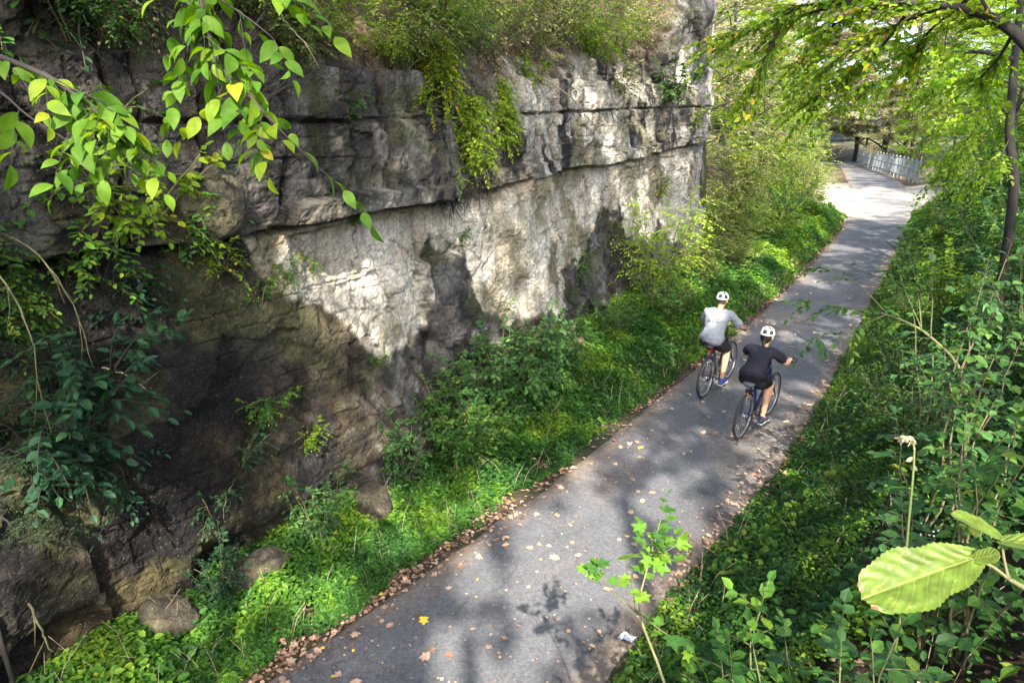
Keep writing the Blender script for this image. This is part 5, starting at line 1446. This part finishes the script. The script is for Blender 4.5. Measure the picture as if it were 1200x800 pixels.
def bicycle(loc, rz, frame_mat, label, seat_mat, kind=0, phase=0.0, lean=0.0):
    t = root('bicycle', loc, label, 'bicycle', 'bicycles being ridden away along the path', rz)
    t.rotation_euler = (0, lean, rz)
    WR, FY = .34, 1.05
    for wy in (0, FY):
        g = Geo()
        g.tube([(-.05, wy, WR), (.05, wy, WR)], [.022, .022], 10)
        for s in range(28):
            a = s * 2 * PI / 28; sx = .028 if s % 2 else -.028
            a2 = a + (.35 if s % 4 < 2 else -.35)
            g.tube([(sx, wy + .02 * math.cos(a2), WR + .02 * math.sin(a2)), (0, wy + (WR - .045) * math.cos(a), WR + (WR - .045) * math.sin(a))], [.0013, .0013], 3)
        wheel = mk('wheel', g.mesh('spokes', True), t, mt_rim)
        g = Geo(); ring(g, (0, wy, WR), WR - .021, .021, 56, 8); mk('tyre', g.mesh('tyre', True), wheel, mt_tyre)
        g = Geo(); ring(g, (0, wy, WR), WR - .05, .011, 56, 6, 1.4); mk('rim', g.mesh('rim', True), wheel, mt_rim)
        g = Geo(); ring(g, (-.045 if wy else .0, wy, WR), .07, .004, 24, 4) if kind else None
        if kind: mk('brake_disc', g.mesh('disc', True), wheel, mt_rim)
    BB = np.array([0, .43, .29]); ST = np.array([0, .27, .74]); HT = np.array([0, .80, .84]); HB = np.array([0, .84, .72])
    g = Geo()
    g.tube([BB, ST], .018, 8); g.tube([BB, HB], .023, 8); g.tube([ST + [0, .01, -.03], HT + [0, .0, -.03]], .018, 8); g.tube([HT + [0, -.01, .03], HB + [0, .015, -.04]], .022, 8)
    for s in (-1, 1):
        g.tube([BB + [.03 * s, 0, 0], (.06 * s, 0, WR)], .010, 6); g.tube([ST + [.015 * s, 0, -.02], (.055 * s, .1, .55), (.06 * s, 0, WR)], .009, 6)
    mk('frame', g.mesh('frame', True), t, frame_mat)
    g = Geo()
    g.tube([HB + [-.05, .012, -.02], HB + [.05, .012, -.02]], .016, 6)
    for s in (-1, 1):
        g.tube([HB + [.05 * s, .012, -.02], (.05 * s, .93, .5), (.05 * s, FY, WR)], [.016, .014, .010], 8)
    mk('fork', g.mesh('fork', True), t, mt_black)
    g = Geo(); g.tube([HT, HT + [0, -.03, .12], HT + [0, .03, .16]], .015, 8)
    pts_ = [(-.31, .74, 1.0), (-.2, .79, 1.005), (-.05, .83, 1.0), (.05, .83, 1.0), (.2, .79, 1.005), (.31, .74, 1.0)]
    g.tube(smooth(pts_, 20), .012, 8)
    hb = mk('handlebar', g.mesh('handlebar', True), t, mt_black)
    for s in (-1, 1):
        g = Geo(); g.tube([(.22 * s, .785, 1.005), (.32 * s, .735, 1.0)], .017, 8)
        mk('grip', g.mesh('grip', True), hb, mt_black)
        g = Geo(); g.tube([(.2 * s, .80, 1.0), (.22 * s, .84, .985), (.3 * s, .80, .975)], .006, 5)
        mk('brake_lever', g.mesh('lever', True), hb, mt_black)
        if kind and s > 0:
            g = Geo(); ring(g, (0, 0, 0), .035, .01, 20, 6); me = g.mesh('bell', True)
            o = mk('bell', me, hb, mt_black); o.location = (.33, .75, 1.04); o.rotation_euler = (0, .4, 1.2)
    dz = -.10 if kind else -.045
    # saddle
    g = Geo(); g.tube([ST, ST + [0, -.055, .15 + dz]], .013, 8); mk('seat_post', g.mesh('seat_post', True), t, mt_rim)
    g = Geo()
    n = 12; yy = np.linspace(-.03, .25, n)
    wd = np.interp(yy, [-.03, 0, .06, .14, .25], [.05, .085, .08, .035, .018])
    th = np.linspace(0, 2 * PI, 12, endpoint=False)
    V = np.stack([np.outer(wd, np.cos(th)), np.repeat(yy[:, None], 12, 1), .91 + .012 * np.cos((yy - .1) * 20)[:, None] + np.outer(np.full(n, .028), np.sin(th))], -1).reshape(-1, 3)
    i = np.arange(n - 1)[:, None] * 12; j = np.arange(12)[None]; k = (j + 1) % 12
    q = np.stack([i + j, i + k, i + 12 + k, i + 12 + j], -1).reshape(-1)
    g.add(V, np.concatenate([q, np.arange(12)[::-1], (n - 1) * 12 + np.arange(12)]), [4] * ((n - 1) * 12) + [12, 12])
    mk('saddle', g.mesh('saddle', True), t, seat_mat).location = (0, 0, dz)
    # drivetrain
    ca, sa = math.cos(phase), math.sin(phase)
    g = Geo(); ring(g, (.045, .43, .29), .085, .006, 32, 5); g.tube([(-.06, .43, .29), (.07, .43, .29)], .016, 8)
    for s in (-1, 1):
        g.tube([(.07 * s, .43, .29), (.08 * s, .43 + s * ca * .17, .29 + s * sa * .17)], [.012, .010], 6)
    cr = mk('crank', g.mesh('crank', True), t, mt_black)
    for s in (-1, 1):
        g = Geo(); g.box((.13 * s, .43 + s * ca * .17, .29 + s * sa * .17), (.09, .08, .02)); mk('pedal', g.mesh('pedal'), cr, mt_black)
    g = Geo(); ring(g, (.045, 0, .34), .045, .007, 24, 5)
    g.tube([(.045, .0, .385), (.045, .43, .375)], .005, 4); g.tube([(.045, 0, .295), (.045, .05, .24), (.045, .43, .205)], .005, 4)
    mk('chain', g.mesh('chain', True), t, mt_black)
    # rear lights / reflectors
    if kind:
        g = Geo(); g.box((0, .17, .80), (.055, .03, .085)); g.box((0, .195, .80), (.035, .03, .04)); mk('reflector', g.mesh('reflector'), t, mt_or)
        g = Geo(); g.box((-.0, -.02, .655), (.05, .02, .045)); g.tube([(0, -.01, .655), (0, .1, .66)], .005, 4); mk('reflector', g.mesh('reflector'), t, mt_or)
    else:
        g = Geo(); g.box((0, .14, .81), (.11, .12, .07)); g.box((0, .07, .80), (.05, .02, .05)); mk('saddle_bag', g.mesh('saddle_bag'), t, mt_red)
    return t


# ------------------------------------------------------------------ riders
def blob(parts, voxel, name, smooth_it=6):
    """fuse lofted pieces into one continuous skin"""
    g = Geo()
    for P, R in parts:
        loft(g, P, R)
    me = g.mesh(name + '_raw')
    o = bpy.data.objects.new(name + '_tmp', me); COL.objects.link(o)
    r = o.modifiers.new('r', 'REMESH'); r.mode = 'VOXEL'; r.voxel_size = voxel; r.use_smooth_shade = True
    s = o.modifiers.new('s', 'SMOOTH'); s.iterations = smooth_it; s.factor = .5
    dg = bpy.context.evaluated_depsgraph_get()
    out = bpy.data.meshes.new_from_object(o.evaluated_get(dg)); out.name = name
    bpy.data.objects.remove(o)
    for p in out.polygons: p.use_smooth = True
    return out


def loft(g, P, R, n=16):
    """elliptical loft; R rows are (half-width across x, half-depth), domed ends"""
    P = np.array(P, float); R = np.array([(r, r) if np.isscalar(r) else r for r in R], float)
    T_ = nrm(np.gradient(P, axis=0))
    d0, d1 = -T_[0] * R[0].min() * .7, T_[-1] * R[-1].min() * .7
    P = np.concatenate([[P[0] + d0], [P[0] + d0 * .6], P, [P[-1] + d1 * .6], [P[-1] + d1]])
    R = np.concatenate([[R[0] * .25], [R[0] * .75], R, [R[-1] * .75], [R[-1] * .25]])
    T_ = nrm(np.gradient(P, axis=0))
    X_ = np.tile([1.0, 0, 0], (len(P), 1)); X_ = X_ - (X_ * T_).sum(1)[:, None] * T_
    bad = np.linalg.norm(X_, axis=1) < .3
    if bad.any():
        X_ = np.tile([0, 1.0, 0], (len(P), 1)); X_ = X_ - (X_ * T_).sum(1)[:, None] * T_
    X_ = nrm(X_); Y_ = np.cross(T_, X_)
    th = np.arange(n) * 2 * PI / n
    V = P[:, None] + R[:, None, 0:1] * np.cos(th)[None, :, None] * X_[:, None] + R[:, None, 1:2] * np.sin(th)[None, :, None] * Y_[:, None]
    m = len(P)
    i = np.arange(m - 1)[:, None] * n; j = np.arange(n)[None]; k = (j + 1) % n
    q = np.stack([i + j, i + k, i + n + k, i + n + j], -1).reshape(-1)
    g.add(V.reshape(-1, 3), np.concatenate([q, np.arange(n)[::-1], (m - 1) * n + np.arange(n)]), [4] * ((m - 1) * n) + [n, n])


def person(loc, rz, label, woman=False, lean=0.0):
    t = root('person', loc, label, 'person', None, rz)
    t.rotation_euler = (0, lean, rz)
    w_ = .92 if woman else 1.0
    hp = np.array([0, .13, .88 if woman else .95])
    sh = np.array([0, .37, 1.215]) if woman else np.array([0, .33, 1.345])
    nk = sh + [0, .05, .06]; hd = sh + [0, .10, .165]
    ax = sh - hp
    tor = [hp + ax * f for f in (-.02, .15, .35, .6, .82, .95)]
    wid = [(.165, .125), (.16, .12), (.135, .10), (.155, .11), (.175, .11), (.13, .08)] if not woman else [(.185, .135), (.175, .13), (.135, .10), (.145, .105), (.155, .10), (.11, .075)]
    skin = []
    skin.append((tor, [(a * .93, b * .9) for a, b in wid]))
    skin.append(([sh + [0, .01, -.01], nk, hd - [0, .01, .06]], [(.06, .06), (.052, .055), (.05, .055)]))
    # head with jaw, nose, ears
    skin.append(([hd + [0, -.015, -.06], hd + [0, .0, -.02], hd + [0, -.005, .035], hd + [0, -.015, .075]], [(.052, .07), (.07, .09), (.075, .098), (.055, .075)]))
    skin.append(([hd + [0, .05, -.085], hd + [0, .045, -.03]], [(.03, .03), (.05, .045)]))
    skin.append(([hd + [0, .095, .0], hd + [0, .108, -.025]], [.012, .017]))
    for s in (-1, 1):
        skin.append(([hd + [.077 * s, -.005, -.03], hd + [.08 * s, -.012, .012]], [(.010, .018), (.010, .02)]))
    elb = {}
    for s in (-1, 1):
        S_ = sh + [.185 * w_ * s, 0, -.02]; Hn = np.array([.27 * s, .745, 1.035])
        E_ = (S_ + Hn) / 2 + np.array([.075 * s, -.035, -.075])
        elb[s] = (S_, E_, Hn)
        Wr = Hn + nrm(E_ - Hn) * .045
        skin.append(([S_ + [-.04 * s, 0, 0], S_, (S_ + E_) / 2, E_, E_ + (Wr - E_) * .35, Wr, Hn],
                     [.05, .052, .044 * w_, .037, .040 * w_, .026, .030]))
        # hand: palm over the bar, four curled fingers and a thumb underneath
        pd = nrm(Hn - Wr); bar = nrm(np.array([.1 * s, -.05, 0.]))
        skin.append(([Hn, Hn + pd * .05 + [0, 0, .0]], [(.038, .016), (.040, .014)]))
        for k_ in range(4):
            f0 = Hn + pd * .045 + bar * (.03 - .02 * k_)
            ln = (.85, 1, .96, .8)[k_]
            skin.append(([f0, f0 + (pd * .026 + [0, 0, -.006]) * ln, f0 + (pd * .030 + [0, 0, -.034]) * ln, f0 + (pd * .008 + [0, 0, -.046]) * ln], [.0095, .0092, .0088, .008]))
        th0 = Hn + pd * .005 - bar * .035
        skin.append(([th0, th0 - bar * .012 + pd * .025 + [0, 0, -.02], th0 - bar * .004 + pd * .04 + [0, 0, -.04]], [.012, .011, .009]))
    legs = {}
    for s in (1, -1):
        h_ = hp + [.095 * s, .01, -.06]
        if s == 1:
            kn = np.array([.125, .53, .72]); an = np.array([.125, .385, .235]); toe = np.array([.135, .56, .15])
        else:
            kn = np.array([-.13, .56, .99]); an = np.array([-.125, .40, .575]); toe = np.array([-.135, .57, .50])
        legs[s] = (h_, kn, an, toe)
        cf = an + (kn - an) * .68 + np.array([0, -.022, 0])
        skin.append(([h_, h_ + (kn - h_) * .4, h_ + (kn - h_) * .8, kn, cf, an + (kn - an) * .3, an, an + [0, 0, -.05]],
                     [(.095, .09), .085, .062, .056, .058, .040, .034, .036]))
        skin.append(([an + [0, -.03, -.06], an + (toe - an) * .5 + [0, 0, -.01], toe], [(.032, .03), (.04, .028), (.035, .018)]))
    me = blob(skin, .0085, 'body', 4)
    mk('body', me, t, M['skin_w'] if woman else M['skin_m'])
    # shirt
    infl = .014 if woman else .028
    par = [([hp + ax * (-.02 if not woman else .05)] + tor[1:], [(a + infl, b + infl) for a, b in wid[:-1]] + [(wid[-1][0] + .012, wid[-1][1] + .01)])]
    for s in (-1, 1):
        S_, E_, Hn = elb[s]
        f_ = .78 if not woman else .6
        par.append(([sh + [.08 * s, 0, -.02], S_, S_ + (E_ - S_) * f_ * .6, S_ + (E_ - S_) * f_], [.080 * w_, .075 * w_, .070 * w_, .070 * w_]))
    me = blob(par, .011, 'shirt', 5)
    # cloth folds
    P = np.zeros(len(me.vertices) * 3); me.vertices.foreach_get('co', P); P = P.reshape(-1, 3)
    Nn = np.zeros(len(me.vertices) * 3); me.vertices.foreach_get('normal', Nn); Nn = Nn.reshape(-1, 3)
    P += Nn * ((fbm(P[:, 0] * 6 + 9 + P[:, 2] * 3, P[:, 2] * 11 + 9, P[:, 1] * 6 + 9, s=3, o=3) - .5) * .046)[:, None]
    me.vertices.foreach_set('co', P.ravel()); me.update()
    shirt = mk('shirt', me, t, M['navy'] if woman else M['grey_tee'])
    bvh = BVHTree.FromPolygons([v.co[:] for v in me.vertices], [p.vertices[:] for p in me.polygons])
    if not woman:
        # faded print on the back: rows of small dark marks
        g = Geo(); rg = np.random.default_rng(4)
        rows = [(1.30, .006, -.085, .085, 16), (1.27, .006, -.03, .075, 8), (1.235, .013, -.09, -.045, 2), (1.235, .011, -.03, .01, 3), (1.235, .011, .03, .085, 3)]
        for z_, hh, x0, x1, n_ in rows:
            ed = np.linspace(x0, x1, n_ + 1)
            for a_, b_ in zip(ed[:-1], ed[1:]):
                xm = (a_ + b_) / 2; zc = z_ + rg.normal(0, .001)
                h = bvh.ray_cast(Vector((xm, -.5, zc)), Vector((0, 1, 0)))
                if h[0] is None or rg.random() < .08: continue
                p, nv = np.array(h[0]), np.array(h[1])
                if nv[1] > 0: nv = -nv
                tx = nrm(np.cross(nv, [0, 0, 1.])); tz = np.cross(tx, nv); hw = (b_ - a_) * rg.uniform(.3, .42); h2 = hh * rg.uniform(.7, 1)
                c_ = p + nv * .002
                V = np.array([c_ + tx * i * hw + tz * j * h2 + nv * k_ * .0008 for i in (-1, 1) for j in (-1, 1) for k_ in (-1, 1)])
                g.add(V, [0, 1, 3, 2, 4, 6, 7, 5, 0, 4, 5, 1, 2, 3, 7, 6, 0, 2, 6, 4, 1, 5, 7, 3], [4] * 6)
        mk('print', g.mesh('print'), shirt, plain('print_ink', (.05, .06, .07), .8))
    # shorts
    par = [([hp + ax * (.16), hp + ax * .02, hp + [0, .0, -.05]], [(wid[1][0] + .012, wid[1][1] + .012), (wid[0][0] + .014, wid[0][1] + .016), (.15, .12)])]
    for s in (-1, 1):
        h_, kn, an, toe = legs[s]
        f_ = .86 if not woman else .72
        r_ = .012 if woman else .022
        par.append(([h_, h_ + (kn - h_) * .35, h_ + (kn - h_) * f_], [(.105, .10), .09 + r_, .066 + r_]))
    mk('shorts', blob(par, .011, 'shorts', 5), t, M['black_cloth'])
    for s in (1, -1):
        h_, kn, an, toe = legs[s]
        me = blob([([an + [0, -.045, -.07], an + [0, .02, -.055], an + (toe - an) * .65 + [0, 0, -.005], toe + [0, .02, 0]], [(.038, .034), (.043, .042), (.046, .032), (.036, .022)]),
                   ([an + [0, -.01, -.05], an + [0, -.012, -.005]], [(.042, .045), (.039, .042)])], .008, 'shoe', 3)
        sh_ = mk('shoe', me, t, M['dark_shoe'] if woman else M['blue_shoe'])
        me = blob([([an + [0, -.055, -.098], an + [0, .03, -.096], an + (toe - an) * .65 + [0, 0, -.036], toe + [0, .03, -.022]], [(.040, .012), (.042, .012), (.048, .012), (.036, .01)])], .007, 'sole', 2)
        mk('sole', me, sh_, M['white_sole'])
    # hair and helmet
    if woman:
        me = blob([([hd + [0, -.03, .05], hd + [0, -.045, -.02], hd + [0, -.06, -.07]], [(.082, .085), (.08, .07), (.05, .045)]),
                   ([hd + [0, -.085, -.05], hd + [0, -.11, -.11], hd + [0, -.125, -.17], hd + [0, -.125, -.21]], [.03, .026, .02, .008])], .009, 'hair', 3)
        mk('hair', me, t, plain('dark_hair', (.012, .009, .008), .5))
    else:
        me = blob([([hd + [0, -.022, .05], hd + [0, -.03, .0], hd + [0, -.035, -.035]], [(.079, .082), (.076, .072), (.06, .05)])], .009, 'hair', 3)
        mk('hair', me, t, plain('short_hair', (.05, .035, .025), .7))
    nu, nv = 36, 12
    V, F = [], []
    for i in range(nv):
        el = rad(-8) + (PI / 2 - rad(-8)) * i / (nv - 1)
        for j in range(nu):
            a_ = 2 * PI * j / nu
            rx, ry, rz_ = .098, .132, .098
            dip = -.012 if (i == 0 and math.sin(a_) < -.3) else 0
            V.append((rx * math.cos(a_) * math.cos(el), ry * math.sin(a_) * math.cos(el), rz_ * math.sin(el) + dip))
    for i in range(nv - 1):
        for j in range(nu):
            ring_ = i // 1
            hole = (1 <= i <= 4 and j % 6 in (1, 2, 3, 4)) or (6 <= i <= 9 and j % 9 in (3, 4, 5, 6, 7))
            if not hole:
                F.append((i * nu + j, i * nu + (j + 1) % nu, (i + 1) * nu + (j + 1) % nu, (i + 1) * nu + j))
    me = bpy.data.meshes.new('helmet'); me.from_pydata(V, [], F); me.update()
    hl = mk('helmet', me, t, M['helmet'])
    hl.location = tuple(hd + [0, -.008, .045]); hl.rotation_euler = (rad(-10), 0, 0)
    so_ = hl.modifiers.new('so', 'SOLIDIFY'); so_.thickness = .010; so_.offset = -1
    ss = hl.modifiers.new('ss', 'SUBSURF'); ss.levels = 1; ss.render_levels = 1
    g = Geo(); loft(g, [(0, 0, -.01), (0, 0, .03), (0, -.0, .06), (0, 0, .078)], [(.083, .117), (.080, .113), (.062, .09), (.03, .05)], 24)
    mk('liner', g.mesh('liner', True), hl, mt_black)
    return t


def skinmat(n_, c_):
    m, nt, b = newmat(n_)
    b.inputs['Base Color'].default_value = (*c_, 1); b.inputs['Roughness'].default_value = .55
    b.inputs['Subsurface Weight'].default_value = .08; b.inputs['Subsurface Radius'].default_value = (.02, .01, .005)
    return m


def cloth(n_, c_, sc=300):
    m, nt, b = newmat(n_)
    b.inputs['Roughness'].default_value = .9; b.inputs['Specular IOR Level'].default_value = .2
    g = N(nt, 'ShaderNodeTexCoord'); z = N(nt, 'ShaderNodeTexNoise'); z.inputs['Scale'].default_value = 9; z.inputs['Detail'].default_value = 4
    nt.links.new(g.outputs['Object'], z.inputs['Vector'])
    r = N(nt, 'ShaderNodeValToRGB'); r.color_ramp.elements[0].color = (*[v * .8 for v in c_], 1); r.color_ramp.elements[1].color = (*[min(1, v * 1.15) for v in c_], 1)
    nt.links.new(z.outputs[0], r.inputs[0]); nt.links.new(r.outputs[0], b.inputs['Base Color'])
    bp = N(nt, 'ShaderNodeBump'); bp.inputs['Distance'].default_value = .02; bp.inputs['Strength'].default_value = .5
    nt.links.new(z.outputs[0], bp.inputs['Height']); nt.links.new(bp.outputs[0], b.inputs['Normal'])
    return m


M['skin_m'] = skinmat('tanned_skin', (.42, .22, .13)); M['skin_w'] = skinmat('light_skin', (.50, .29, .19))
M['grey_tee'] = cloth('grey_tee', (.20, .22, .255)); M['navy'] = cloth('black_top', (.018, .018, .028)); M['black_cloth'] = cloth('black_shorts', (.010, .010, .013))
M['blue_shoe'] = plain('blue_shoe', (.03, .06, .22), .6); M['dark_shoe'] = plain('dark_shoe', (.03, .035, .07), .6); M['white_sole'] = plain('white_sole', (.6, .6, .6), .6)
M['helmet'] = plain('white_helmet', (.6, .6, .62), .35)
fr1 = plain('dark_frame', (.02, .02, .028), .35); fr2 = plain('blue_frame', (.012, .022, .10), .3)
ZP = .035
bicycle((.06, 10.15, ZP), rad(-4), fr1, 'dark bicycle with a red saddle bag under the rider in grey', mt_black, 0, rad(-92))
person((.06, 10.15, ZP), rad(-4), 'cyclist in grey t-shirt, black shorts and white helmet riding on the left')
bicycle((.96, 8.98, ZP), rad(-7), fr2, 'blue bicycle with orange reflectors under the rider in black', plain('grey_saddle', (.06, .08, .10), .5), 1, rad(-92), .03)
person((.96, 8.98, ZP), rad(-7), 'cyclist in black top and shorts with white helmet, riding on the right', True, .03)
